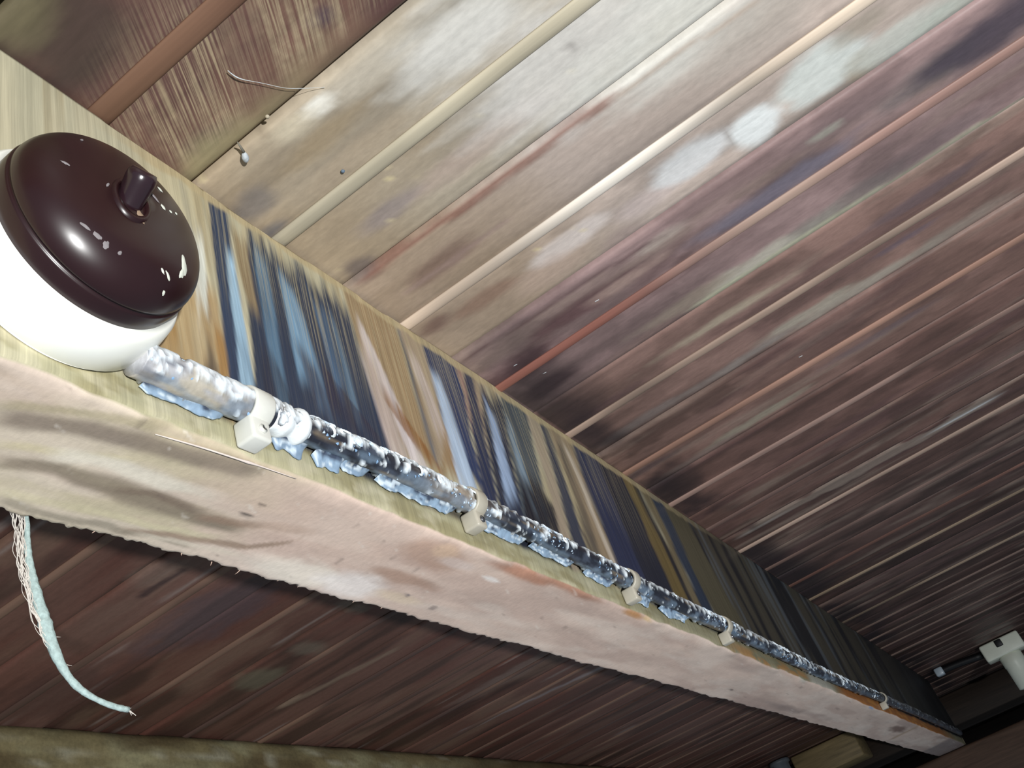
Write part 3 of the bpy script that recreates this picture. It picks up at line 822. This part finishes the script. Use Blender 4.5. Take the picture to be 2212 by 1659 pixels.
# ------------------------------------------------------------------ tumbler switch on the beam
SY, SZ = 0.1365, 0.2262
sw = thing('light_switch', (XB, SY, SZ - 0.036), 'round dark-brown bakelite tumbler switch on white porcelain base, fixed to the beam', 'switch')
pb = [(0, 0.0350), (0.0015, 0.0362), (0.010, 0.0362), (0.0150, 0.0352), (0.0175, 0.0335), (0.018, 0.031)]
o = obj('base', *lathe_x([(h + 0.0002, r) for h, r in pb], SY, SZ, seg=72), M_PORC, sw)
o['label'] = 'glossy white porcelain base'
RD, HB, HD = 0.0318, 0.018, 0.0225
pr = [(HB - 0.002, RD - 0.0004), (HB, RD), (HB + 0.0058, RD), (HB + 0.0064, RD - 0.0003), (HB + 0.0068, RD - 0.0013), (HB + 0.0073, RD - 0.0005)]
for t in np.linspace(0.06, np.pi / 2 - 0.01, 22):
    pr.append((HB + 0.0073 + (HD - 0.0073) * math.sin(t), (RD - 0.0004) * max(0.0, math.cos(t)) ** 0.72))
v, f = lathe_x(pr, SY, SZ, seg=160)
# denser dome so the paint chips can be picked out
c = np.repeat(lin((36, 16, 19))[None], len(v), 0)
cover = obj('cover', v, f, M_BROWN, sw, col=c)
cover['label'] = 'glossy brown bakelite dome'


def dome_pt(dy, dz, lift=0.0):
    r = math.hypot(dy, dz)
    t = math.acos(min(1.0, (r / (RD - 0.0004)) ** (1 / 0.72)))
    return np.array([XB + HB + 0.0073 + (HD - 0.0073) * math.sin(t) + lift, SY + dy, SZ + dz])


def on_dome(px):
    """dome point seen at a place in the photograph"""
    r = ray(px); best = None
    for h in np.linspace(HB + HD, HB + 0.007, 160):
        p = r * ((XB + h) / r[0])
        dy, dz = p[1] - SY, p[2] - SZ
        if math.hypot(dy, dz) < RD - 0.0006:
            q = dome_pt(dy, dz)
            if q[0] >= XB + h: return dy, dz
    return None


def chip(px, a, b, rot, seed, mat):
    d = on_dome(px)
    if d is None: return
    rs = random.Random(seed)
    n = 14
    ctr = []
    for ring in (0.0, 0.5, 1.0):
        for i in range(n):
            t = 2 * math.pi * i / n
            k = ring * (0.75 + 0.45 * rs.random()) if ring == 1.0 else ring
            u, w_ = a * k * math.cos(t), b * k * math.sin(t)
            yy, zz = d[0] + u * math.cos(rot) - w_ * math.sin(rot), d[1] + u * math.sin(rot) + w_ * math.cos(rot)
            rr_ = math.hypot(yy, zz)
            if rr_ > RD - 0.0007: yy, zz = yy * (RD - 0.0007) / rr_, zz * (RD - 0.0007) / rr_
            ctr.append(dome_pt(yy, zz, 0.00035 if ring < 1 else 0.0001))
    f = [(r_ * n + i, r_ * n + (i + 1) % n, (r_ + 1) * n + (i + 1) % n, (r_ + 1) * n + i) for r_ in range(2) for i in range(n)]
    obj('paint_chip', np.array(ctr), f, mat, cover)


M_CHIP = plain('dried_paint', (205, 208, 196), 0.7, 0.2, 0.1, 500)
M_CHIP2 = plain('dried_paint_grey', (128, 122, 124), 0.7, 0.2, 0.1, 500)
for i, (px, a, b, rt, m) in enumerate((((397, 575), .0030, .0014, 1.9, M_CHIP), ((392, 592), .0018, .0010, 1.2, M_CHIP), ((362, 597), .0014, .0005, 2.6, M_CHIP), ((351, 586), .0010, .0004, 2.6, M_CHIP),
                                      ((353, 634), .0006, .0006, 0, M_CHIP), ((345, 410), .0011, .0006, 2.4, M_CHIP), ((332, 425), .0024, .0006, 2.5, M_CHIP2), ((352, 448), .0012, .0008, 2.4, M_CHIP),
                                      ((368, 458), .0006, .0005, 0, M_CHIP), ((380, 462), .0005, .0005, 0, M_CHIP), ((228, 530), .0011, .0008, 2.2, M_CHIP2), ((210, 510), .0014, .0006, 2.6, M_CHIP2), ((182, 490), .0016, .0004, 2.6, M_CHIP2),
                                      ((258, 547), .0006, .0006, 0, M_CHIP2), ((176, 303), .0007, .0004, 1.0, M_CHIP2), ((140, 353), .0012, .0004, 2.5, M_CHIP2), ((232, 400), .0012, .0004, 1.2, M_CHIP2))):
    chip(px, a, b, rt, i, m)
# dolly in its slot
d0 = on_dome((283, 428)); P0 = dome_pt(*d0)
ndir = np.array([0.75, -0.10, 0.42]); ndir /= np.linalg.norm(ndir)
pts = [P0 + ndir * t for t in np.linspace(-0.003, 0.0088, 9)]
v, f = tube(pts, [.0040, .0040, .0040, .0041, .0042, .0043, .0044, .0043, .0036], 24)
obj('toggle', v, f, plain('bakelite_dolly', (40, 24, 30), 0.22, 0.8, 0.08, 60), sw)
# slot frame: a shallow raised lip around the toggle
ring = []
for r_in, lift in ((0.0074, 0.0), (0.0070, 0.0010), (0.0058, 0.0011), (0.0054, -0.0004)):
    ring.append(np.array([dome_pt(d0[0] + r_in * 0.86 * math.cos(t), d0[1] - 0.001 + r_in * 1.12 * math.sin(t), lift) for t in np.linspace(0, 2 * np.pi, 28, endpoint=False)]))
v, f = loft(ring, True, False)
obj('slot_rim', v, f, M_BROWN, sw, col=np.repeat(lin((36, 16, 19))[None], len(v), 0))
chip((304, 468), .0026, .0012, 2.0, 77, plain('worn_tan', (150, 128, 108), 0.6, 0.3))

# ------------------------------------------------------------------ painted cable along the beam
cpx = [(292, 776), (360, 806), (430, 842), (530, 886), (620, 912), (740, 958), (870, 1022), (1010, 1083), (1130, 1140), (1240, 1196), (1350, 1252), (1450, 1304), (1550, 1346), (1640, 1388), (1740, 1440), (1830, 1481), (1900, 1507), (1990, 1543)]
CR = 0.0052
cp = np.array([on_side(p, XB + CR + 0.0007) for p in cpx])
cp[:, 2] = np.convolve(np.r_[cp[0, 2], cp[:, 2], cp[-1, 2]], [.25, .5, .25], 'valid')
far_y = np.linspace(cp[-1, 1] + 0.06, YE - 0.02, 4)
cp = np.r_[cp, np.c_[np.full(4, cp[-1, 0]), far_y, np.full(4, cp[-1, 2])]]
raw = smooth_path(cp, 900)
yl = [raw[0, 1]]
while yl[-1] < raw[-1, 1]:
    yl.append(yl[-1] + 0.0008 * max(1.0, (yl[-1] / 0.3) ** 1.4))
yl = np.array(yl[:-1])
path = np.c_[np.interp(yl, raw[:, 1], raw[:, 0]), yl, np.interp(yl, raw[:, 1], raw[:, 2])]
s_ = path[:, 1]
rad = CR * (1 + 0.12 * (fbm(s_ * 90, s_ * 0, 2, 3) - 0.5)) * np.where(s_ < 0.225, 1.12, 1.0)
NS = 30
v, f = tube(path, rad, NS)
ctr = np.repeat(path, NS, 0)
nrm = (v - ctr) / (np.linalg.norm(v - ctr, axis=1)[:, None] + 1e-9)
ang = nrm[:, 2]
YY = v[:, 1]
th = np.arctan2(nrm[:, 2], nrm[:, 0])
U, W = YY, th * CR                            # unrolled sheath
rc = np.random.RandomState(12)
white = np.zeros(len(v))
# peeling blisters: rings and blobs of white paint on the sheath
for q in range(420):
    yq = 0.16 + 1.5 * rc.rand() ** 1.9
    tq = rc.normal(0.75, 0.55) * CR
    rq = rc.uniform(0.0010, 0.0034) * (1.0 + 0.35 * (yq < 0.23)) * (1 + 0.5 * max(0, yq - 0.5))
    near_ = np.abs(U - yq) < rq * 2
    d = np.hypot(U[near_] - yq, (W[near_] - tq)) / rq + (fbm(U[near_] * 600, W[near_] * 600, q, 2) - 0.5) * 0.7
    ring_ = np.exp(-((d - 0.8) / 0.22) ** 2) if q % 3 else 1 - sst(0.7, 1.0, d)
    white[near_] = np.maximum(white[near_], ring_)
fine = fbm(U * 260, W * 260, 41, 4)
white = np.clip(white * sst(0.3, 0.45, fine) + sst(0.60, 0.70, fine + 0.10 * ang), 0, 1)
zone = 1 - sst(0.195, 0.215, YY)
v = v + nrm * (white * 0.0012)[:, None]
c = np.repeat(lin((34, 37, 48))[None], len(v), 0)
c = over(c, (166, 166, 170), zone)
c = over(c, (172, 164, 150), zone * sst(0.5, 0.65, fbm(YY * 90, th * 1.3, 49, 3)))
mid = np.exp(-((YY - 0.335) / 0.022) ** 2)
c = over(c, (160, 148, 134), 0.9 * mid)
c = over(c, (74, 82, 98), 0.6 * sst(0.5, 0.64, fbm(YY * 60, th * 1.5, 44, 3)))
c = over(c, (128, 114, 96), 0.6 * sst(0.6, 0.68, fbm(YY * 24, th * 1.2, 48, 3)))
c = over(c, (230, 238, 244), 0.96 * white)
lowb = (1 - sst(-0.75, -0.3, ang)) * sst(0.45, 0.6, fbm(YY * 70, th, 46, 3))
c = over(c, (132, 154, 176), 0.4 * lowb)
c = over(c, (60, 62, 68), 0.75 * sst(0.95, 1.4, YY))
cable = obj('electric_cable', v, f, M_CABLE, org=tuple(path[0]), col=c)
setup(cable, 'dark electric cable crusted with flaking white paint, clipped along the beam side', 'cable')

# curled flakes of old paint: too small to pick apart, one part of kind stuff
rs = np.random.RandomState(5)
FV, FF, FC = [], [], []


def flake(P, n, t, size, curl, c):
    """curved sliver: centre P, outward normal n, along t"""
    b = np.cross(n, t)
    k0 = len(FV)
    K = 5
    for i in range(K):
        a_ = (i / (K - 1) - 0.5) * curl
        R_ = size / max(0.4, curl)
        ctr_ = P + t * (R_ * math.sin(a_)) + n * (R_ * (math.cos(a_) - math.cos(curl / 2)) * 0.8)
        wdt = size * 0.34 * (1 - 0.75 * abs(i / (K - 1) - 0.5) * 2)
        FV.append(ctr_ - b * wdt); FV.append(ctr_ + b * wdt); FV.append(ctr_ - n * 0.0004)
        FC.extend([c, c, c])
    for i in range(K - 1):
        q = k0 + 3 * i
        FF.append((q, q + 3, q + 4, q + 1)); FF.append((q + 1, q + 4, q + 5, q + 2)); FF.append((q + 2, q + 5, q + 3, q))


W1, W2, B1 = lin((224, 234, 242)), lin((190, 208, 226)), lin((130, 162, 196))
for i in range(1500):
    yv = rs.choice([rs.uniform(0.16, 0.21), rs.uniform(0.21, 0.5), rs.uniform(0.33, 0.95), rs.uniform(0.8, 1.5)], p=[.04, .26, .48, .22])
    j = int(np.argmin(np.abs(path[:, 1] - yv)))
    dens = fbm(np.array([yv * 26]), np.array([1.0]), 90, 3)[0]
    if dens < 0.40: continue
    thv = rs.choice([rs.normal(1.0, 0.35), rs.normal(-0.7, 0.35)], p=[.74, .26])
    n = np.array([math.cos(thv), 0, math.sin(thv)])
    P = path[j] + n * (CR * rs.uniform(1.0, 1.12))
    t = np.array([0, 1, 0.0]) * rs.uniform(-1, 1) + np.cross(n, [0, 1, 0]) * rs.uniform(-1, 1)
    t = t - n * (t @ n); t /= np.linalg.norm(t) + 1e-9
    flake(P, n, t, rs.uniform(0.0006, 0.0018) * (1 + 0.6 * yv), rs.uniform(1.0, 3.2), W1 if thv > 0 and rs.rand() < .75 else (W2 if rs.rand() < .6 else B1))
# small C-shaped curls standing on the sheath
def curl(P, n, r, a0, c):
    e1 = np.array([0, 1., 0]); e2 = np.cross(n, e1); k0 = len(FV); K = 8
    for i in range(K):
        a_ = a0 + i / (K - 1) * 4.2
        rr_ = r * (1 - 0.25 * i / K)
        d_ = e1 * math.cos(a_) + e2 * math.sin(a_)
        wd_ = r * 0.30 * math.sin(math.pi * (0.12 + 0.76 * i / (K - 1)))
        FV.append(P + d_ * (rr_ - wd_) + n * 0.0002); FV.append(P + d_ * rr_ + n * 0.0009); FV.append(P + d_ * (rr_ + wd_) + n * 0.0002)
        FC.extend([c, c, c])
    for i in range(K - 1):
        q = k0 + 3 * i
        FF.append((q, q + 3, q + 4, q + 1)); FF.append((q + 1, q + 4, q + 5, q + 2)); FF.append((q + 2, q + 5, q + 3, q))


for i in range(320):
    yv = 0.24 + 1.15 * rs.rand() ** 1.25
    if fbm(np.array([yv * 26]), np.array([1.0]), 90, 3)[0] < 0.42: continue
    j = int(np.argmin(np.abs(path[:, 1] - yv)))
    thv = rs.normal(0.7, 0.45)
    n = np.array([math.cos(thv), 0, math.sin(thv)])
    curl(path[j] + n * CR * 1.06, n, rs.uniform(.0010, .0024) * (1 + 0.5 * yv), rs.uniform(0, 6.28), W1 if rs.rand() < .8 else W2)
fl_ = obj('paint_flakes', np.array(FV), FF, M_FLAKE, cable, col=np.array(FC), smooth=False)
fl_['kind'] = 'stuff'
fl_['label'] = 'curled white and pale blue paint flakes'
# torn film of old paint bridging from the sheath to the wood below
M_FILM = plain('paint_film', (0, 0, 0), 0.55, 0.4, 0.15, 300, 0.3, attr=True)
for i, (pa, pb, drop_, blue) in enumerate((((318, 800), (495, 890), .0035, .6), ((600, 925), (668, 950), .0080, .2), ((684, 948), (745, 975), .0085, .8), ((745, 975), (800, 1000), .0040, .4), ((822, 1015), (988, 1085), .0058, .6),
                                          ((1042, 1108), (1135, 1150), .0052, .6), ((1150, 1160), (1240, 1205), .0036, .5), ((1270, 1225), (1330, 1255), .0045, .5), ((1375, 1275), (1410, 1295), .0070, .7), ((1430, 1300), (1490, 1330), .0065, .6))):
    ya_, yb_ = on_side(pa, XB + CR)[1], on_side(pb, XB + CR)[1]
    nn = max(14, int((yb_ - ya_) / 0.0009))
    yy = np.linspace(ya_, yb_, nn)
    zc_ = np.interp(yy, path[:, 1], path[:, 2])
    e_ = sst(0, 0.12, np.linspace(0, 1, nn)) * (1 - sst(0.88, 1, np.linspace(0, 1, nn)))
    dl = drop_ * 0.72 * (0.35 + 0.95 * fbm(yy * 170, yy * 0, 60 + i, 3)) * (0.2 + 0.8 * e_)
    rows, cc = [], []
    for t in np.linspace(0, 1, 6):
        x_ = XB + CR * 0.75 * (1 - t) ** 1.5 + 0.0009 + 0.0006 * fbm(yy * 300, yy * 0 + t, i, 2)
        rows.append(np.c_[x_, yy, zc_ - CR * 0.92 - dl * t])
        base_ = over(np.repeat(lin((58, 66, 84))[None], nn, 0), (146, 170, 194), sst(0.25, 0.55, t * 0.8 + fbm(yy * 200, yy * 0 + t * 3, 70 + i, 3) - 0.25) * (0.55 + blue * 0.45))
        cc.append(over(base_, (206, 218, 228), 0.85 * sst(0.58, 0.7, fbm(yy * 300, yy * 0 + t * 5, 80 + i, 3))))
    back = [r_ - np.array([0.0005, 0, 0]) for r_ in rows]
    ringz = [np.concatenate([np.array([r_[q] for r_ in rows]), np.array([r_[q] for r_ in back[::-1]])]) for q in range(nn)]
    v, f = loft(ringz, True, True)
    ccz = np.concatenate([np.concatenate([np.array([r_[q] for r_ in cc]), np.array([r_[q] for r_ in cc[::-1]])]) for q in range(nn)])
    o = obj('paint_film', v, f, M_FILM, cable, col=ccz)
    o['label'] = 'torn strip of pale blue paint film'
# thick white paint sleeve beside the first clip
j0, j1 = int(np.argmin(np.abs(s_ - 0.2165))), int(np.argmin(np.abs(s_ - 0.2345)))
seg = path[j0:j1 + 1]
tt = np.linspace(0, 1, len(seg))
v, f = tube(seg, CR * (1.16 + 0.14 * np.exp(-((tt - .35) / .12) ** 2) + 0.24 * np.exp(-((tt - .85) / .12) ** 2) - 0.12 * np.exp(-((tt - .6) / .08) ** 2)), 20)
o = obj('paint_crust', v, f, plain('thick_paint', (226, 232, 236), 0.6, 0.3, 0.08, 250, 0.5), cable)
o['label'] = 'thick white paint collar'

# ------------------------------------------------------------------ cable clips
clip_lab = ['large bright white cable clip nearest the brown switch', 'cloudy plastic cable clip, second from the switch',
            'cloudy plastic cable clip, third from the switch', 'small dim cable clip, fourth from the switch', 'faint small cable clip at the dark far end of the cable']
for i, px in enumerate([(540, 890), (1012, 1086), (1352, 1253), (1556, 1347), (1902, 1508)]):
    yv = on_side(px, XB + CR)[1]
    j = int(np.argmin(np.abs(path[:, 1] - yv)))
    c0 = path[j]
    big = 1.0 if i == 0 else 0.92
    mat = M_CLIP if i == 0 else M_CLIP2
    t = thing('cable_clip', (XB, c0[1], c0[2] - 0.013), clip_lab[i], 'clip', 'cable clips along the beam')
    wd = 0.0046 * big
    ri, ro = CR * 1.13, CR * 1.13 + 0.0017
    ringset = []
    for a in np.linspace(math.radians(112), math.radians(-78), 20):
        d = np.array([math.cos(a), 0, math.sin(a)])
        q = [c0 + d * ri - np.array([0, wd, 0]), c0 + d * ri + np.array([0, wd, 0]),
             c0 + d * (ro - .0003) + np.array([0, wd, 0]), c0 + d * ro + np.array([0, wd - .0007, 0]), c0 + d * ro - np.array([0, wd - .0007, 0]), c0 + d * (ro - .0003) - np.array([0, wd, 0])]
        ringset.append(q)
    obj('band', *loft(ringset, True, True), mat, t)
    hb = 0.0052 if i else 0.0056
    v, f = bbox((XB + 0.0046, c0[1] - 0.0004, c0[2] - ri - hb + 0.0012), (0.0090, wd * 2.0, hb * 2 - 0.001), 0.0013, 3)
    obj('lug', v, f, mat, t)
    # nail through the lug
    v, f = lathe_x([(0.0086, .0006), (0.0090, .0017), (0.0097, .0018), (0.0102, .0010)], c0[1] - 0.0004, c0[2] - ri - hb + 0.0004, seg=16)
    obj('nail', v, f, M_STEEL if i else M_CLIP, t)

# ------------------------------------------------------------------ frayed string hanging behind the beam
XS = XR - 0.0035
spx = [(50, 1096), (60, 1120), (58, 1160), (62, 1210), (75, 1270), (95, 1340), (115, 1400), (135, 1445), (165, 1485), (205, 1510), (245, 1527), (277, 1533)]
sp = np.array([on_side(p, XS) for p in spx])
spath = smooth_path(sp, 110)
st = thing('frayed_string', tuple(spath[0]), 'frayed pale blue-white cotton string hanging from behind the beam', 'string')
u = np.linspace(0, 1, 110)
r_s = np.interp(u, [0, .12, .3, .5, .7, .85, 1], [.0008, .0009, .0014, .0021, .0013, .0009, .0010])
v, f = tube(spath, r_s * (1 + .25 * (fbm(u * 60, u * 0, 3, 3) - .5)), 12)
obj('cord', v, f, M_STRING, st)
for kx in range(15):
    off0 = np.array([0, -0.0009 - 0.00027 * kx, 0.0])
    ph, fr = rr.uniform(0, 6), rr.uniform(5, 9)
    e0 = rr.uniform(.52, .66)
    uu = np.linspace(0, e0, 46)
    base = np.stack([np.interp(uu, u, spath[:, i]) for i in range(3)], 1)
    fade = np.interp(uu, [0, .12, e0 * .85, e0], [1.15, 1.0, .85, 0.1])[:, None]
    wob = np.c_[0.0006 * np.sin(fr * 7 * uu + ph), 0.00028 * np.sin(fr * 5 * uu + ph * 2) + 0.0002 * np.sin(70 * uu + kx * 2), 0 * uu]
    v, f = tube(base + off0 * fade + wob, 0.00010 + 0.00008 * (kx % 3 == 0), 5)
    obj('loose_thread', v, f, M_FIBRE, st)
for kx in range(7):          # fuzzy tip and stray fibres
    if kx < 5:
        p0 = spath[-1] + np.array([0, 0.0002, 0]); d = np.array([rr.uniform(-.4, .4), rr.uniform(.2, 1), rr.uniform(-.9, .3)])
        L = rr.uniform(.0015, .003)
    else:
        p0 = spath[[72, 60][kx - 5]]; d = np.array([0, 1, [-.05, .1][kx - 5]]); L = .004
    d /= np.linalg.norm(d)
    v, f = tube([p0 + d * L * q for q in np.linspace(0, 1, 4)], 0.00012, 5)
    obj('fibre', v, f, M_FIBRE, st)

# ------------------------------------------------------------------ lamp holder on the far ceiling
lx, ly = -0.002, 2.20
lh = thing('lamp_holder', (lx, ly, HC - 0.11), 'white plastic lamp holder hanging from the ceiling boards at the far right', 'lamp holder')
v, f = bbox((lx, ly, HC - 0.0195), (0.082, 0.05, 0.034), 0.004, 3)
obj('mounting_block', v, f, M_SOCKET, lh)
v, f = lathe_z([(HC - 0.105, .0150), (HC - 0.104, .0215), (HC - 0.060, .0215), (HC - 0.058, .0225), (HC - 0.038, .0225), (HC - 0.0355, .020)], lx + 0.004, ly)
obj('socket', v, f, M_SOCKET, lh)
v, f = bbox((lx - 0.002, ly - 0.0262, HC - 0.012), (0.014, 0.004, 0.014), 0.0015, 2)
obj('screw_slot', v, f, M_BLACK, lh)
pts = [(-0.135, 2.205, HC - 0.009), (-0.10, 2.203, HC - 0.010), (-0.044, 2.20, HC - 0.016)]
v, f = tube(smooth_path(pts, 14), .0075, 12)
o = obj('lamp_lead', v, f, M_BLACK, org=(-0.135, 2.205, HC - 0.018))
setup(o, 'short black cable running along the ceiling into the white lamp holder', 'cable')
v, f = bbox((-0.137, 2.205, HC - 0.0095), (0.018, 0.022, 0.017), 0.003, 2)
o = obj('cable_ferrule', v, f, plain('pale_metal', (170, 182, 192), 0.3, 0.6), org=(-0.137, 2.205, HC - 0.018))
setup(o, 'small shiny pale clamp at the end of the short black ceiling cable', 'clamp')

# ------------------------------------------------------------------ odd pieces at the dark far end
v, f = bbox((-0.49, 2.535, HC - 0.0325), (0.17, 0.118, 0.063), 0.005, 2)
c = over(np.repeat(lin((150, 132, 96))[None], len(v), 0), (116, 100, 70), fbm(v[:, 0] * 30, v[:, 1] * 30, 4, 3))
o = obj('timber_block', v, f, M_ENDW, org=(-0.49, 2.535, HC - 0.065), col=c)
setup(o, 'short squared yellowish wood block under the boards at the far wall', 'wood block')
v, f = lathe_z([(HC - 0.19, .017), (HC - 0.188, .021), (HC - 0.012, .021), (HC - 0.010, .026), (HC - 0.002, .026)], -0.595, 2.44, 28)
o = obj('conduit_pipe', v, f, M_GREY, org=(-0.595, 2.44, HC - 0.19))
setup(o, 'grey vertical pipe stub beside the wood block at the bottom edge', 'pipe')

# ------------------------------------------------------------------ small finds on the boards
p = on_ceil((528, 333))
co = thing('insect_cocoon', (p[0], p[1], HC - 0.004), 'small grey-white insect cocoon stuck to the dark board joint', 'cocoon')
d = np.array([-0.55, 0.83, -0.1]); d /= np.linalg.norm(d)
pts = [np.array([p[0], p[1], HC - 0.0022]) + d * t for t in np.linspace(-0.0026, 0.0026, 9)]
v, f = tube(pts, [.0004, .0010, .0013, .0015, .0016, .0015, .0013, .0010, .0003], 12)
obj('husk', v, f, plain('cocoon_silk', (176, 182, 186), 0.7, 0.3, 0.15, 900, .4), co)
v, f = tube([pts[0], pts[0] + np.array([.001, -.003, .0006]), pts[0] + np.array([.0015, -.005, .0012])], [.0007, .0005, .0002], 8)
obj('tail', v, f, plain('cocoon_tail', (110, 106, 96), 0.7, 0.3), co)
web = np.array([on_ceil(q, HC - 0.0006) for q in ((492, 152), (510, 170), (560, 178), (620, 192), (680, 190), (702, 188))])
v, f = tube(smooth_path(web, 40), np.interp(np.linspace(0, 1, 40), [0, .12, .3, 1], [.00015, .0003, .0001, .00008]), 6)
o = obj('cobweb_strand', v, f, M_WEB, org=tuple(web[0]))
setup(o, 'thin pale cobweb strand across the dark coarse board', 'cobweb')
for i, (q, lab) in enumerate((((740, 368), 'tiny blue-grey pellet on the pale board beside the first bead'), ((577, 250), 'tiny pale speck of dry dirt at the edge of the dark coarse board'))):
    p = on_ceil(q)
    v, f = tube([np.array([p[0], p[1], HC - z_]) for z_ in (0.0001, .0006, .0011, .0014)], [.0007, .0010, .0008, .0002], 10)
    o = obj('dirt_pellet', v, f, plain('pellet', [(96, 112, 128), (170, 160, 140)][i], .7, .3), org=(p[0], p[1], HC))
    setup(o, lab, 'dirt')
M_STAP = plain('staple_wire', (190, 200, 205), 0.3, 0.6)
stl = ['pair of shiny staple legs nearest the beam on the reddish board', 'shiny staple right of the red bead by the beam', 'shiny staple further up the dark reddish board', 'shiny bent staple on the brown board at right centre']
for i, q in enumerate([(1112, 786), (1175, 803), (1288, 647), (1728, 768)]):
    p = on_ceil(q); z_ = HC - 0.0009
    v, f = tube([np.array([p[0] - .0014, p[1], HC + .0006]), np.array([p[0] - .0012, p[1], z_]), np.array([p[0] + .0012, p[1] + .0004, z_]), np.array([p[0] + .0014, p[1] + .0004, HC + .0006])], .00022, 6)
    o = obj('staple', v, f, M_STAP, org=(p[0], p[1], HC))
    setup(o, stl[i], 'staple', 'staples in the ceiling boards')
